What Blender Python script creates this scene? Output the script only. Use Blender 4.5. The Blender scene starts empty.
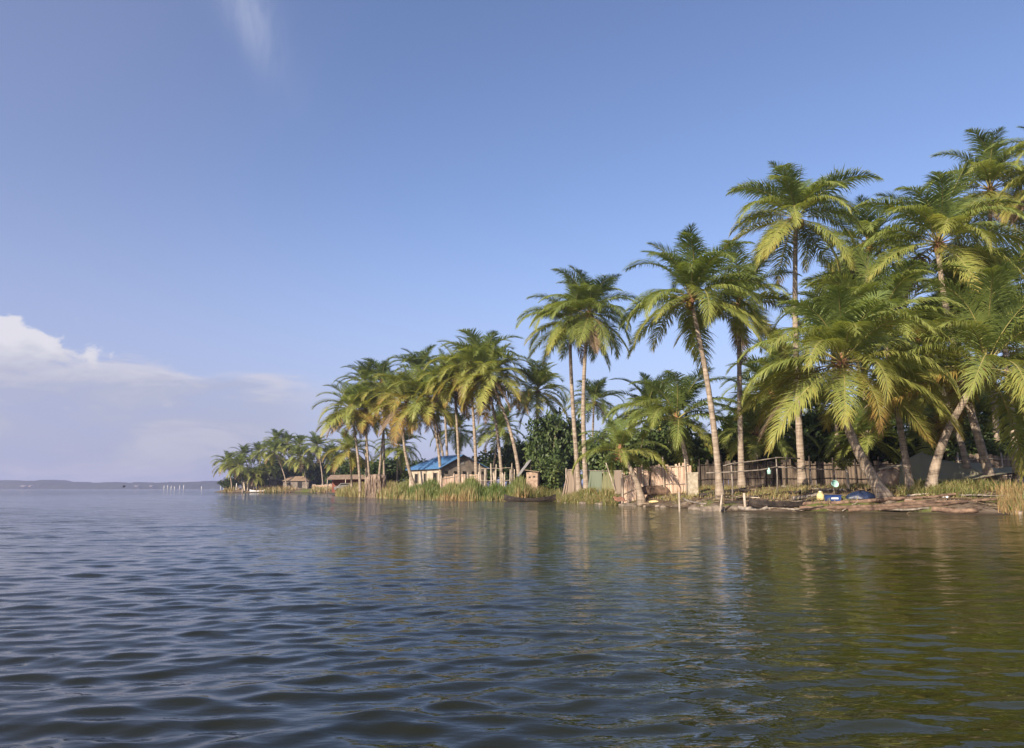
import bpy, math, random
import numpy as np
from mathutils import Vector, Matrix

R = math.radians
C = bpy.context.scene.collection
S = bpy.context.scene

# ------------------------------------------------------------------ camera
F = 745.0; CX = 512.0; CY = 374.0; CAMZ = 1.1
PITCH = math.atan((488.8 - CY) / F)
cam_d = bpy.data.cameras.new('camera'); cam = bpy.data.objects.new('camera', cam_d); C.objects.link(cam)
cam_d.sensor_width = 36; cam_d.sensor_fit = 'HORIZONTAL'; cam_d.lens = F / 1024 * 36
cam_d.clip_start = 0.05; cam_d.clip_end = 20000
cam.location = (0, 0, CAMZ); cam.rotation_euler = (R(90) + PITCH, 0, 0)
S.camera = cam

# ------------------------------------------------------------------ light
SUN_EL = 28.0
SUN_AZ = -143.0          # compass-like angle from +Y, negative to the left: behind the camera's left shoulder
sd = Vector((math.sin(R(SUN_AZ)) * math.cos(R(SUN_EL)), math.cos(R(SUN_AZ)) * math.cos(R(SUN_EL)), math.sin(R(SUN_EL))))
sun_d = bpy.data.lights.new('sun', 'SUN'); sun_d.energy = 5.0; sun_d.angle = R(0.5); sun_d.color = (1.0, 0.86, 0.68)
sun = bpy.data.objects.new('sun', sun_d); C.objects.link(sun)
sun.rotation_euler = sd.to_track_quat('Z', 'Y').to_euler()

S.view_settings.view_transform = 'Standard'; S.view_settings.look = 'None'
S.view_settings.exposure = 0.75; S.view_settings.gamma = 1.0; S.view_settings.use_curve_mapping = False

# ---- small node helper
class NT:
    def __init__(s, tree): s.t = tree; s.n = tree.nodes; s.l = tree.links
    def new(s, kind, **kw):
        nd = s.n.new(kind)
        for k, v in kw.items():
            if k.startswith('i_'): nd.inputs[k[2:].replace('_', ' ')].default_value = v
            else: setattr(nd, k, v)
        return nd
    def link(s, a, b): s.l.new(a, b)
    def put(s, inp, v):
        if hasattr(v, 'is_output') or isinstance(v, bpy.types.NodeSocket): s.l.new(v, inp)
        else: inp.default_value = v
    def math(s, op, a, b=None, c=None, clamp=False):
        nd = s.n.new('ShaderNodeMath'); nd.operation = op; nd.use_clamp = clamp
        s.put(nd.inputs[0], a)
        if b is not None: s.put(nd.inputs[1], b)
        if c is not None: s.put(nd.inputs[2], c)
        return nd.outputs[0]
    def mix(s, f, a, b, kind='MIX'):
        nd = s.n.new('ShaderNodeMix'); nd.data_type = 'RGBA'; nd.blend_type = kind
        s.put(nd.inputs[0], f); s.put(nd.inputs[6], a); s.put(nd.inputs[7], b)
        return nd.outputs[2]
    def ss(s, v, lo, hi):
        nd = s.n.new('ShaderNodeMapRange'); nd.interpolation_type = 'SMOOTHSTEP'
        s.put(nd.inputs['Value'], v); nd.inputs['From Min'].default_value = lo; nd.inputs['From Max'].default_value = hi
        return nd.outputs['Result']
    def ramp(s, v, stops, interp='LINEAR'):
        nd = s.n.new('ShaderNodeValToRGB'); nd.color_ramp.interpolation = interp
        cr = nd.color_ramp
        while len(cr.elements) < len(stops): cr.elements.new(0.5)
        for e, (p, c) in zip(cr.elements, stops): e.position = p; e.color = (*c, 1)
        s.put(nd.inputs[0], v); return nd.outputs[0]
    def noise(s, vec, scale, detail=3, rough=0.55, dist=0.0, dim='3D'):
        nd = s.n.new('ShaderNodeTexNoise'); nd.noise_dimensions = dim
        if vec is not None: s.l.new(vec, nd.inputs['Vector'])
        nd.inputs['Scale'].default_value = scale; nd.inputs['Detail'].default_value = detail
        nd.inputs['Roughness'].default_value = rough; nd.inputs['Distortion'].default_value = dist
        return nd.outputs['Fac']
    def mapping(s, vec, scale=(1, 1, 1), rot=(0, 0, 0), loc=(0, 0, 0)):
        nd = s.n.new('ShaderNodeMapping'); s.l.new(vec, nd.inputs['Vector'])
        nd.inputs['Scale'].default_value = scale; nd.inputs['Rotation'].default_value = rot; nd.inputs['Location'].default_value = loc
        return nd.outputs[0]

# ------------------------------------------------------------------ world: sky and clouds (clouds live in the sky, at infinity)
W = bpy.data.worlds.new('World'); S.world = W; W.use_nodes = True
w = NT(W.node_tree); W.node_tree.nodes.clear()
out = w.new('ShaderNodeOutputWorld'); bg = w.new('ShaderNodeBackground'); w.link(bg.outputs[0], out.inputs[0])
sky = w.new('ShaderNodeTexSky'); sky.sky_type = 'NISHITA'; sky.sun_disc = False
sky.sun_elevation = R(SUN_EL); sky.sun_rotation = R(SUN_AZ); sky.altitude = 0
sky.air_density = 1.0; sky.dust_density = 1.2; sky.ozone_density = 1.6
tc = w.new('ShaderNodeTexCoord')
sx = w.new('ShaderNodeSeparateXYZ'); w.link(tc.outputs['Generated'], sx.inputs[0])
az = w.math('MULTIPLY', w.math('ARCTAN2', sx.outputs[0], sx.outputs[1]), 180 / math.pi)
el = w.math('MULTIPLY', w.math('ARCSINE', sx.outputs[2]), 180 / math.pi)
cmb = w.new('ShaderNodeCombineXYZ'); w.put(cmb.inputs[0], az); w.put(cmb.inputs[1], el)
ae = cmb.outputs[0]
SKY_STR = 0.105
skyc = w.mix(1.0, sky.outputs[0], (0.92, 0.89, 1.05, 1), 'MULTIPLY')
# low lilac haze near the horizon
hz = w.ss(el, 24, -2)
hz_left = w.math('MULTIPLY', w.math('POWER', hz, 1.15), w.math('ADD', w.math('MULTIPLY', w.ss(az, 12, -30), 0.25), 0.7))
veil = w.math('MULTIPLY', w.ss(az, -8, -36), 0.22)
skyc = w.mix(veil, skyc, (2.1, 2.15, 3.2, 1))
c1 = w.mix(hz_left, skyc, (2.45, 2.62, 4.05, 1))
# grey cloud bank low on the left
n1 = w.noise(w.mapping(ae, (0.09, 0.24, 1)), 1.0, 6, 0.6, 0.5)
bank_top = w.math('ADD', w.math('MULTIPLY', n1, 5.0), w.math('MULTIPLY', w.ss(az, -12, -36), 0.6))
bank_m = w.math('SUBTRACT', w.math('ADD', bank_top, 6.0), el)
bank = w.math('MULTIPLY', w.ss(bank_m, 0.0, 1.5), w.ss(az, -11, -20))
n2 = w.noise(w.mapping(ae, (0.11, 0.34, 1), loc=(3, 7, 0)), 1.0, 6, 0.6, 0.6)
bankcol = w.ramp(n2, [(0.36, (2.15, 2.3, 3.1)), (0.50, (2.5, 2.6, 3.35)), (0.64, (3.1, 3.12, 3.7))])
top_lit = w.math('MULTIPLY', w.math('MULTIPLY', w.ss(bank_m, 2.3, 0.6), w.ss(n2, 0.32, 0.52)), 0.9)
bank = w.math('MULTIPLY', bank, w.math('ADD', 0.45, w.math('MULTIPLY', w.ss(n2, 0.36, 0.60), 0.5)))
c2 = w.mix(w.math('MULTIPLY', bank, 0.8), c1, bankcol)
n3 = w.noise(w.mapping(ae, (0.16, 0.9, 1), loc=(5, 1, 0)), 1.0, 6, 0.62, 0.4)
streak = w.math('MULTIPLY', w.math('MULTIPLY', w.ss(bank_m, -0.1, 0.7), w.ss(bank_m, 2.8, 0.9)), w.math('MULTIPLY', w.ss(az, -12, -19), w.ss(n3, 0.34, 0.60)))
c2 = w.mix(w.math('MULTIPLY', streak, 0.75), c2, (3.75, 3.7, 4.25, 1))
# bright cumulus at the left edge
nv = w.noise(w.mapping(ae, (0.42, 0.62, 1), loc=(1.3, 0.2, 0)), 1.0, 6, 0.55, 0.25)
cu_x = w.math('DIVIDE', w.math('ADD', az, 36.2), 7.2)
cu_y = w.math('DIVIDE', w.math('SUBTRACT', el, 8.6), 2.5)
cu_r = w.math('SQRT', w.math('ADD', w.math('MULTIPLY', cu_x, cu_x), w.math('MULTIPLY', cu_y, cu_y)))
cu = w.ss(w.math('ADD', w.math('SUBTRACT', 1.0, cu_r), w.math('MULTIPLY', w.math('SUBTRACT', nv, 0.5), 2.0)), 0.0, 0.28)
cu = w.math('MULTIPLY', cu, w.ss(el, 6.8, 8.8))
cucol = w.mix(w.ss(w.math('ADD', cu_y, w.math('MULTIPLY', w.math('SUBTRACT', nv, 0.5), 2.5)), -0.9, 0.7), (2.9, 2.95, 3.6, 1), (4.6, 4.5, 4.8, 1))
c3 = w.mix(w.math('MULTIPLY', cu, 0.88), c2, cucol)
# small bright puffs inside the bank
np_ = w.noise(w.mapping(ae, (0.38, 0.75, 1), loc=(9, 2.4, 0)), 1.0, 4, 0.5, 0.2)
pf = w.math('MULTIPLY', w.ss(np_, 0.60, 0.74), w.math('MULTIPLY', w.ss(az, -14, -22), w.math('MULTIPLY', w.ss(el, 8.5, 6), w.ss(el, 2.5, 4))))
c3 = w.mix(w.math('MULTIPLY', pf, 0.45), c3, (3.4, 3.35, 3.9, 1))
# one wisp of cirrus high up
cw_a = w.math('ADD', az, w.math('MULTIPLY', w.math('SUBTRACT', el, 32), 0.55))
cw_n = w.noise(w.mapping(ae, (0.5, 0.16, 1), rot=(0, 0, R(28))), 1.0, 5, 0.6, 0.5)
cw_x = w.math('DIVIDE', w.math('ADD', cw_a, 20.6), 2.0); cw_y = w.math('DIVIDE', w.math('SUBTRACT', el, 33.5), 3.6)
cw_r = w.math('ADD', w.math('MULTIPLY', cw_x, cw_x), w.math('MULTIPLY', cw_y, cw_y))
cw = w.math('MULTIPLY', w.math('POWER', 2.718, w.math('MULTIPLY', cw_r, -1.0)), w.ss(cw_n, 0.2, 0.75))
c4 = w.mix(w.math('MULTIPLY', cw, 0.5), c3, (3.0, 3.3, 4.3, 1))
w.link(c4, bg.inputs[0]); bg.inputs[1].default_value = SKY_STR

# ------------------------------------------------------------------ coordinate helpers
cf = Vector((0, math.cos(PITCH), math.sin(PITCH))); cu_ = Vector((0, -math.sin(PITCH), math.cos(PITCH)))
def P(px, py, D):
    d = Vector((1, 0, 0)) * ((px - CX) / F) + cu_ * ((CY - py) / F) + cf
    return Vector((0, 0, CAMZ)) + d * (D / d.y)
def gx(px, D): return P(px, 489, D).x
def shore(px, py):
    d = P(px, py, 1.0) - Vector((0, 0, CAMZ)); t = -CAMZ / d.z
    return (d.x * t, d.y * t)

shore_px = [(1024, 514.6), (985, 514.8), (940, 514), (880, 513), (820, 513), (760, 512), (715, 511), (680, 508.5), (650, 507), (612, 505),
            (590, 503.6), (570, 503), (556, 500.4), (520, 500.9), (480, 500.8), (430, 500.0), (400, 498.7), (378, 497.2), (352, 496.6), (338, 495.8)]
poly = [(160, 26), (70, 29), (34, 31)] + [shore(a, b) for a, b in shore_px]
poly += [(gx(333, 121), 121), (gx(338, 150), 150), (gx(334, 190), 190), (gx(326, 214), 214), (gx(300, 222), 222), (gx(262, 226), 226), (gx(226, 229), 229),
         (gx(216, 236), 236), (gx(214, 250), 250), (gx(222, 330), 330), (160, 330)]
POLY = np.array(poly)
def sdist(x, y):
    x = np.asarray(x, float); y = np.asarray(y, float)
    best = np.full(x.shape, 1e9); inside = np.zeros(x.shape, bool)
    n = len(POLY)
    for i in range(n):
        ax, ay = POLY[i]; bx, by = POLY[(i + 1) % n]
        dx, dy = bx - ax, by - ay
        t = np.clip(((x - ax) * dx + (y - ay) * dy) / (dx * dx + dy * dy), 0, 1)
        best = np.minimum(best, np.hypot(x - ax - t * dx, y - ay - t * dy))
        with np.errstate(divide='ignore', invalid='ignore'):
            c = ((ay > y) != (by > y)) & (x < (bx - ax) * (y - ay) / (by - ay if by != ay else 1e-9) + ax)
        inside ^= c
    return np.where(inside, best, -best)
def hgt(x, y):
    x = np.asarray(x, float); y = np.asarray(y, float)
    d = sdist(x, y) + 0.35 * np.sin(x * 1.3 + y * .4) * np.sin(x * .41 - 1) + 0.15 * np.sin(x * 3.1)
    up = 1.30 * (1 - np.exp(-np.maximum(d, 0) / 3.0))
    bump = 0.06 * np.sin(x * 1.7 + 0.6 * y) * np.sin(y * 1.3 - x * .5) + 0.04 * np.sin(x * 4.1) * np.sin(y * 3.7)
    return np.where(d > 0, up + bump * np.clip(d / 2, 0, 1) - 0.02, np.maximum(d * 0.35, -2.0) - 0.02)
def H(x, y): return float(hgt(np.array([x]), np.array([y]))[0])
def G(px, D, dz=0.0):
    x = gx(px, D); return Vector((x, D, H(x, D) + dz))

# ------------------------------------------------------------------ object helpers
def tag(o, label=None, cat=None, group=None, kind=None):
    if label: o['label'] = label
    if cat: o['category'] = cat
    if group: o['group'] = group
    if kind: o['kind'] = kind
    return o
def empty(name, loc, label, cat, group=None, rz=0):
    o = bpy.data.objects.new(name, None); C.objects.link(o); o.location = loc; o.rotation_euler = (0, 0, rz)
    o.empty_display_size = 0.3
    return tag(o, label, cat, group)
def link(name, me, parent=None, loc=None, rz=None):
    o = bpy.data.objects.new(name, me); C.objects.link(o)
    if parent: o.parent = parent
    if loc is not None: o.location = loc
    if rz is not None: o.rotation_euler = (0, 0, rz)
    return o

class MB:
    """collects shapes into one mesh"""
    def __init__(s): s.v = []; s.f = []; s.mi = []; s.sm = []
    def add(s, vs, fs, mi=0, smooth=False):
        b = len(s.v); s.v += [tuple(p) for p in vs]
        for f in fs: s.f.append(tuple(b + i for i in f)); s.mi.append(mi); s.sm.append(smooth)
        return s
    def box(s, c, size, rz=0, mi=0, jit=0, rot=None):
        hx, hy, hz_ = size[0] / 2, size[1] / 2, size[2] / 2
        m = rot if rot is not None else Matrix.Rotation(rz, 3, 'Z')
        vs = []
        for z in (-hz_, hz_):
            for x, y in ((-hx, -hy), (hx, -hy), (hx, hy), (-hx, hy)):
                p = m @ Vector((x, y, z)) + Vector(c)
                if jit: p += Vector((random.uniform(-jit, jit), random.uniform(-jit, jit), random.uniform(-jit, jit)))
                vs.append(p)
        return s.add(vs, [(3, 2, 1, 0), (4, 5, 6, 7), (0, 1, 5, 4), (1, 2, 6, 5), (2, 3, 7, 6), (3, 0, 4, 7)], mi)
    def tube(s, pts, rad, n=8, mi=0, smooth=True, cap=True):
        pts = [Vector(p) for p in pts]; k = len(pts)
        if not hasattr(rad, '__len__'): rad = [rad] * k
        vs = []; fs = []
        ref = Vector((0, 1, 0.13)).normalized()
        for i in range(k):
            t = (pts[min(i + 1, k - 1)] - pts[max(i - 1, 0)]).normalized()
            if abs(t.dot(ref)) > 0.95: rf = Vector((1, 0, 0))
            else: rf = ref
            a = t.cross(rf).normalized(); b = t.cross(a)
            for j in range(n):
                an = 2 * math.pi * j / n
                vs.append(pts[i] + (a * math.cos(an) + b * math.sin(an)) * rad[i])
        for i in range(k - 1):
            for j in range(n):
                fs.append((i * n + j, i * n + (j + 1) % n, (i + 1) * n + (j + 1) % n, (i + 1) * n + j))
        if cap:
            fs.append(tuple(range(n))[::-1]); fs.append(tuple((k - 1) * n + j for j in range(n)))
        return s.add(vs, fs, mi, smooth)
    def ball(s, c, r, n=8, m=6, mi=0, sq=(1, 1, 1)):
        vs = [(c[0], c[1], c[2] - r * sq[2])]; fs = []
        for i in range(1, m):
            th = math.pi * i / m
            for j in range(n):
                a = 2 * math.pi * j / n
                vs.append((c[0] + r * sq[0] * math.sin(th) * math.cos(a), c[1] + r * sq[1] * math.sin(th) * math.sin(a), c[2] - r * sq[2] * math.cos(th)))
        vs.append((c[0], c[1], c[2] + r * sq[2])); L = len(vs) - 1
        for j in range(n): fs.append((0, 1 + (j + 1) % n, 1 + j))
        for i in range(m - 2):
            for j in range(n):
                a = 1 + i * n; b = a + n
                fs.append((a + j, a + (j + 1) % n, b + (j + 1) % n, b + j))
        a = 1 + (m - 2) * n
        for j in range(n): fs.append((a + j, a + (j + 1) % n, L))
        return s.add(vs, fs, mi, True)
    def mesh(s, name, mats):
        me = bpy.data.meshes.new(name); me.from_pydata(s.v, [], s.f)
        for m in (mats if isinstance(mats, (list, tuple)) else [mats]): me.materials.append(m)
        me.polygons.foreach_set('material_index', s.mi); me.polygons.foreach_set('use_smooth', s.sm)
        me.update(); return me
    def build(s, name, mats, parent=None, loc=None):
        return link(name, s.mesh(name, mats), parent, loc)

def quick_mesh(name, V, Fq, mats, mi=None, attr=None, smooth=False):
    """V (n,3), Fq (m,k) arrays -> mesh; attr: per-vertex float 'tint'"""
    V = np.asarray(V, np.float32); Fq = np.asarray(Fq, np.int32); k = Fq.shape[1]
    me = bpy.data.meshes.new(name)
    me.vertices.add(len(V)); me.vertices.foreach_set('co', V.ravel())
    me.loops.add(Fq.size); me.loops.foreach_set('vertex_index', Fq.ravel())
    me.polygons.add(len(Fq)); me.polygons.foreach_set('loop_start', np.arange(0, Fq.size, k, dtype=np.int32))
    for m in (mats if isinstance(mats, (list, tuple)) else [mats]): me.materials.append(m)
    if mi is not None: me.polygons.foreach_set('material_index', np.asarray(mi, np.int32))
    if smooth: me.polygons.foreach_set('use_smooth', np.ones(len(Fq), bool))
    me.update(calc_edges=True)
    if attr is not None:
        a = me.attributes.new('tint', 'FLOAT', 'POINT'); a.data.foreach_set('value', np.asarray(attr, np.float32))
    me.validate(); return me

# ------------------------------------------------------------------ materials
def mat(name):
    m = bpy.data.materials.new(name); m.use_nodes = True; m.node_tree.nodes.clear()
    n = NT(m.node_tree); o = n.new('ShaderNodeOutputMaterial'); p = n.new('ShaderNodeBsdfPrincipled'); n.link(p.outputs[0], o.inputs[0])
    return m, n, p, o
def simple(name, ca, cb, rough=0.8, scale=3.0, sc3=(1, 1, 1), bump=0.0, spec=0.3, stops=(0.35, 0.65), rnd=0.0, metal=0.0, detail=5):
    m, n, p, o = mat(name)
    t = n.new('ShaderNodeTexCoord'); v = n.mapping(t.outputs['Object'], sc3)
    oi = n.new('ShaderNodeObjectInfo')
    ad = n.new('ShaderNodeVectorMath'); ad.operation = 'ADD'; n.link(v, ad.inputs[0]); n.link(oi.outputs['Random'], ad.inputs[1])
    nz = n.noise(v, scale, detail, 0.6)
    col = n.ramp(nz, [(stops[0], ca), (stops[1], cb)])
    if rnd:
        k = n.math('ADD', n.math('MULTIPLY', oi.outputs['Random'], 2 * rnd), 1 - rnd)
        hs = n.new('ShaderNodeHueSaturation'); n.link(col, hs.inputs['Color']); n.link(k, hs.inputs['Value']); col = hs.outputs[0]
    n.link(col, p.inputs['Base Color']); p.inputs['Roughness'].default_value = rough
    p.inputs['Specular IOR Level'].default_value = spec; p.inputs['Metallic'].default_value = metal
    if bump:
        b = n.new('ShaderNodeBump'); b.inputs['Strength'].default_value = 1.0; b.inputs['Distance'].default_value = bump
        n.link(nz, b.inputs['Height']); n.link(b.outputs[0], p.inputs['Normal'])
    return m

def leaf_mat(name, stops, trans=0.35, tcol=(1.25, 1.2, 0.6), rough=0.5, use_attr=True, vscale=0.9):
    m, n, p, o = mat(name)
    oi = n.new('ShaderNodeObjectInfo'); t = n.new('ShaderNodeTexCoord')
    nz = n.noise(t.outputs['Object'], vscale, 3, 0.6)
    v = n.math('MULTIPLY', n.math('SUBTRACT', nz, 0.5), 0.22)
    v = n.math('ADD', v, n.math('MULTIPLY', n.math('SUBTRACT', oi.outputs['Random'], 0.5), 0.14))
    if use_attr:
        at = n.new('ShaderNodeAttribute'); at.attribute_name = 'tint'
        v = n.math('ADD', v, at.outputs['Fac'])
    else: v = n.math('ADD', v, 0.5)
    sp = n.new('ShaderNodeSeparateColor'); n.link(oi.outputs['Color'], sp.inputs[0])
    v = n.math('ADD', v, n.math('SUBTRACT', sp.outputs[0], 0.5))
    col = n.ramp(v, stops)
    n.link(col, p.inputs['Base Color']); p.inputs['Roughness'].default_value = rough; p.inputs['Specular IOR Level'].default_value = 0.35
    tr = n.new('ShaderNodeBsdfTranslucent'); n.link(n.mix(1.0, col, (*tcol, 1), 'MULTIPLY'), tr.inputs[0])
    mx = n.new('ShaderNodeMixShader'); mx.inputs[0].default_value = trans
    n.link(p.outputs[0], mx.inputs[1]); n.link(tr.outputs[0], mx.inputs[2]); n.link(mx.outputs[0], o.inputs[0])
    return m

M = {}
M['frond'] = leaf_mat('palm_leaf', [(0.0, (0.040, 0.072, 0.028)), (0.20, (0.145, 0.20, 0.062)), (0.42, (0.255, 0.305, 0.085)),
                                    (0.66, (0.36, 0.36, 0.10)), (0.87, (0.32, 0.20, 0.055)), (1.0, (0.20, 0.125, 0.065))], rough=.40, trans=.42)
M['rachis'] = simple('frond_rib', (0.20, 0.19, 0.06), (0.34, 0.28, 0.10), 0.55, 2.0)
M['dead'] = leaf_mat('dead_palm_leaf', [(0.0, (0.10, 0.07, 0.045)), (0.5, (0.18, 0.125, 0.08)), (1.0, (0.27, 0.20, 0.13))], 0.2, (1.1, 1, .8), 0.8)
M['bush'] = leaf_mat('broad_leaf', [(0.1, (0.022, 0.042, 0.016)), (0.45, (0.062, 0.098, 0.032)), (0.8, (0.13, 0.17, 0.05)), (1.0, (0.18, 0.18, 0.06))], 0.25)
M['reed'] = leaf_mat('reed_blade', [(0.0, (0.04, 0.075, 0.018)), (0.35, (0.10, 0.15, 0.035)), (0.6, (0.17, 0.205, 0.06)), (0.85, (0.34, 0.29, 0.14)), (1.0, (0.36, 0.24, 0.12))], 0.3, vscale=0.35)
M['coconut'] = simple('coconut_husk', (0.16, 0.17, 0.03), (0.34, 0.20, 0.05), 0.5, 5)
M['fibre'] = simple('crown_fibre', (0.14, 0.07, 0.035), (0.34, 0.18, 0.09), 0.9, 6, (1, 1, .3), 0.03)

def trunk_mat():
    m, n, p, o = mat('palm_bark')
    t = n.new('ShaderNodeTexCoord'); ob = t.outputs['Object']
    a = n.noise(n.mapping(ob, (1, 1, 0.25)), 6, 5, 0.6)
    rings = n.noise(n.mapping(ob, (0.6, 0.6, 7.0)), 1.0, 3, 0.6)
    col = n.ramp(n.math('ADD', n.math('MULTIPLY', a, 0.4), n.math('MULTIPLY', rings, 0.6)), [(0.34, (0.10, 0.078, 0.058)), (0.5, (0.27, 0.215, 0.165)), (0.66, (0.42, 0.35, 0.28))])
    n.link(col, p.inputs['Base Color']); p.inputs['Roughness'].default_value = 0.85; p.inputs['Specular IOR Level'].default_value = 0.2
    b = n.new('ShaderNodeBump'); b.inputs['Distance'].default_value = 0.07; n.link(rings, b.inputs['Height']); n.link(b.outputs[0], p.inputs['Normal'])
    return m
M['bark'] = trunk_mat()
M['wood_dark'] = simple('dark_weathered_wood', (0.014, 0.011, 0.010), (0.055, 0.042, 0.034), 0.75, 4, (1, 1, 1), 0.01)
M['wood_red'] = simple('red_brown_log', (0.06, 0.038, 0.028), (0.22, 0.145, 0.10), 0.85, 3.5, (1, 1, 1), 0.015, rnd=0.35)
M['wood_pale'] = simple('pale_weathered_pole', (0.26, 0.21, 0.16), (0.50, 0.43, 0.35), 0.85, 5, (1, 1, .4), 0.01, rnd=0.15)
M['wood_grey'] = simple('grey_weathered_pole', (0.13, 0.11, 0.09), (0.30, 0.26, 0.22), 0.85, 5, (1, 1, .4), 0.01, rnd=0.15)
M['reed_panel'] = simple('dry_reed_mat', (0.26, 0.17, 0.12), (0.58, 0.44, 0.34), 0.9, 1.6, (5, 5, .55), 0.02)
M['shade_panel'] = simple('shaded_reed_mat', (0.03, 0.025, 0.021), (0.13, 0.10, 0.078), 0.9, 1.6, (5, 5, .5), 0.02)  # reed mat with the fence's shade put into its dark colour
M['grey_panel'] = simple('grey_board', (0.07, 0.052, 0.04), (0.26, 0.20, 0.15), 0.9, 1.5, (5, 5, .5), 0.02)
M['clay'] = simple('clay_wall', (0.22, 0.15, 0.11), (0.42, 0.31, 0.23), 0.9, 3, bump=0.02)
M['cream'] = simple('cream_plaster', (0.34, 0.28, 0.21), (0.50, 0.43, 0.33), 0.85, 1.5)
M['gable'] = simple('grey_plaster', (0.15, 0.125, 0.105), (0.26, 0.22, 0.18), 0.9, 1.3)  # darker than the cream front; the gable's shade is put into this colour
M['blue_roof'] = simple('blue_metal_roof', (0.055, 0.15, 0.34), (0.10, 0.23, 0.45), 0.55, 2.2, (1, 1, 1), spec=0.3, stops=(.25, .7))
M['tan_roof'] = simple('brown_thatch_roof', (0.17, 0.12, 0.085), (0.33, 0.24, 0.17), 0.9, 3, (1, 1, .5), 0.03)
M['tin'] = simple('grey_tin_roof', (0.15, 0.145, 0.145), (0.32, 0.31, 0.30), 0.45, 1.4)
M['red_wall'] = simple('red_wall', (0.16, 0.05, 0.04), (0.26, 0.10, 0.075), 0.8, 2)
M['white'] = simple('white_paint', (0.62, 0.61, 0.58), (0.80, 0.79, 0.76), 0.5, 2)
M['hole'] = simple('dark_opening', (0.012, 0.011, 0.01), (0.03, 0.026, 0.022), 0.6, 2)
M['pillar'] = simple('weathered_concrete', (0.30, 0.25, 0.18), (0.55, 0.49, 0.38), 0.9, 4, bump=0.015)
M['net_brown'] = leaf_mat('brown_net', [(0.2, (0.13, 0.095, 0.07)), (0.8, (0.33, 0.26, 0.20))], 0.25, (1, 1, 1), 0.9, False, 1.5)
M['net_green'] = leaf_mat('green_net', [(0.2, (0.085, 0.11, 0.075)), (0.8, (0.17, 0.20, 0.14))], 0.25, (1, 1, 1), 0.9, False, 1.5)
M['net_olive'] = leaf_mat('olive_net', [(0.2, (0.12, 0.12, 0.055)), (0.8, (0.22, 0.215, 0.11))], 0.25, (1, 1, 1), 0.9, False, 1.5)
M['net_grey'] = leaf_mat('grey_green_net', [(0.2, (0.14, 0.13, 0.095)), (0.8, (0.30, 0.28, 0.20))], 0.2, (1, 1, 1), 0.9, False, 0.8)
M['blue_plastic'] = simple('blue_plastic', (0.012, 0.035, 0.14), (0.03, 0.075, 0.25), 0.4, 3, spec=0.5)
M['navy'] = simple('navy_sheet', (0.008, 0.014, 0.04), (0.02, 0.035, 0.09), 0.45, 4, spec=0.5)
M['aqua'] = simple('pale_turquoise_plastic', (0.28, 0.50, 0.45), (0.38, 0.60, 0.54), 0.4, 3, spec=0.5)
M['yellow_plastic'] = simple('cream_yellow_plastic', (0.58, 0.47, 0.20), (0.70, 0.58, 0.30), 0.45, 3)
M['stone'] = simple('wet_stone', (0.10, 0.08, 0.065), (0.28, 0.23, 0.18), 0.8, 4, bump=0.03, rnd=0.3)
M['orange_net'] = simple('orange_net', (0.22, 0.11, 0.07), (0.32, 0.17, 0.11), 0.9, 5)
M['black'] = simple('black_rubber', (0.012, 0.012, 0.012), (0.025, 0.025, 0.025), 0.6, 3)
M['glass'] = simple('dark_car_glass', (0.02, 0.025, 0.03), (0.03, 0.035, 0.045), 0.1, 3, spec=0.6)
M['root'] = simple('matted_roots', (0.10, 0.07, 0.05), (0.34, 0.26, 0.20), 0.95, 2.2, (3, 3, .5), 0.08)
M['bird'] = simple('dark_feathers', (0.01, 0.01, 0.012), (0.03, 0.03, 0.03), 0.7, 4)

# ------------------------------------------------------------------ ground
def ground():
    m, n, p, o = mat('bank_earth')
    t = n.new('ShaderNodeTexCoord'); ob = t.outputs['Object']
    a = n.noise(ob, 0.9, 6, 0.65); b = n.noise(ob, 0.22, 4, 0.6)
    earth = n.ramp(a, [(0.3, (0.05, 0.037, 0.028)), (0.5, (0.13, 0.098, 0.072)), (0.7, (0.25, 0.20, 0.15))])
    grass = n.ramp(n.noise(ob, 2.5, 5, 0.7), [(0.3, (0.05, 0.07, 0.018)), (0.7, (0.15, 0.17, 0.04))])
    col = n.mix(n.ss(b, 0.50, 0.60), earth, grass)
    sz = n.new('ShaderNodeSeparateXYZ'); n.link(ob, sz.inputs[0])
    col = n.mix(n.ss(sz.outputs[2], 0.16, 0.0), col, (0.045, 0.034, 0.024, 1))
    n.link(col, p.inputs['Base Color']); p.inputs['Roughness'].default_value = 0.95; p.inputs['Specular IOR Level'].default_value = 0.15
    bp = n.new('ShaderNodeBump'); bp.inputs['Distance'].default_value = 0.08; n.link(a, bp.inputs['Height']); n.link(bp.outputs[0], p.inputs['Normal'])
    xs = np.concatenate([np.arange(-130, -45, 1.8), np.arange(-45, 36, 0.42), np.arange(36, 165, 3.0)])
    ys = np.concatenate([np.arange(22, 60, 0.42), np.arange(60, 125, 0.9), np.arange(125, 345, 2.2)])
    X, Y = np.meshgrid(xs, ys); Z = hgt(X, Y)
    V = np.stack([X.ravel(), Y.ravel(), Z.ravel()], 1); nx = len(xs); ny = len(ys)
    i = np.arange(nx - 1)[None, :] + np.arange(ny - 1)[:, None] * nx
    Fq = np.stack([i, i + 1, i + 1 + nx, i + nx], -1).reshape(-1, 4)
    o = link('ground', quick_mesh('ground', V, Fq, m, smooth=True)); tag(o, kind='structure')
    # lake bed as a wide sheet far below, so that the ground reaches the horizon
    bed = MB(); bed.add([(-9000, -9000, -3.0), (9000, -9000, -3.0), (9000, 9000, -3.0), (-9000, 9000, -3.0)], [(0, 1, 2, 3)])
    tag(bed.build('lake_bed', m), kind='structure')
ground()

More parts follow.
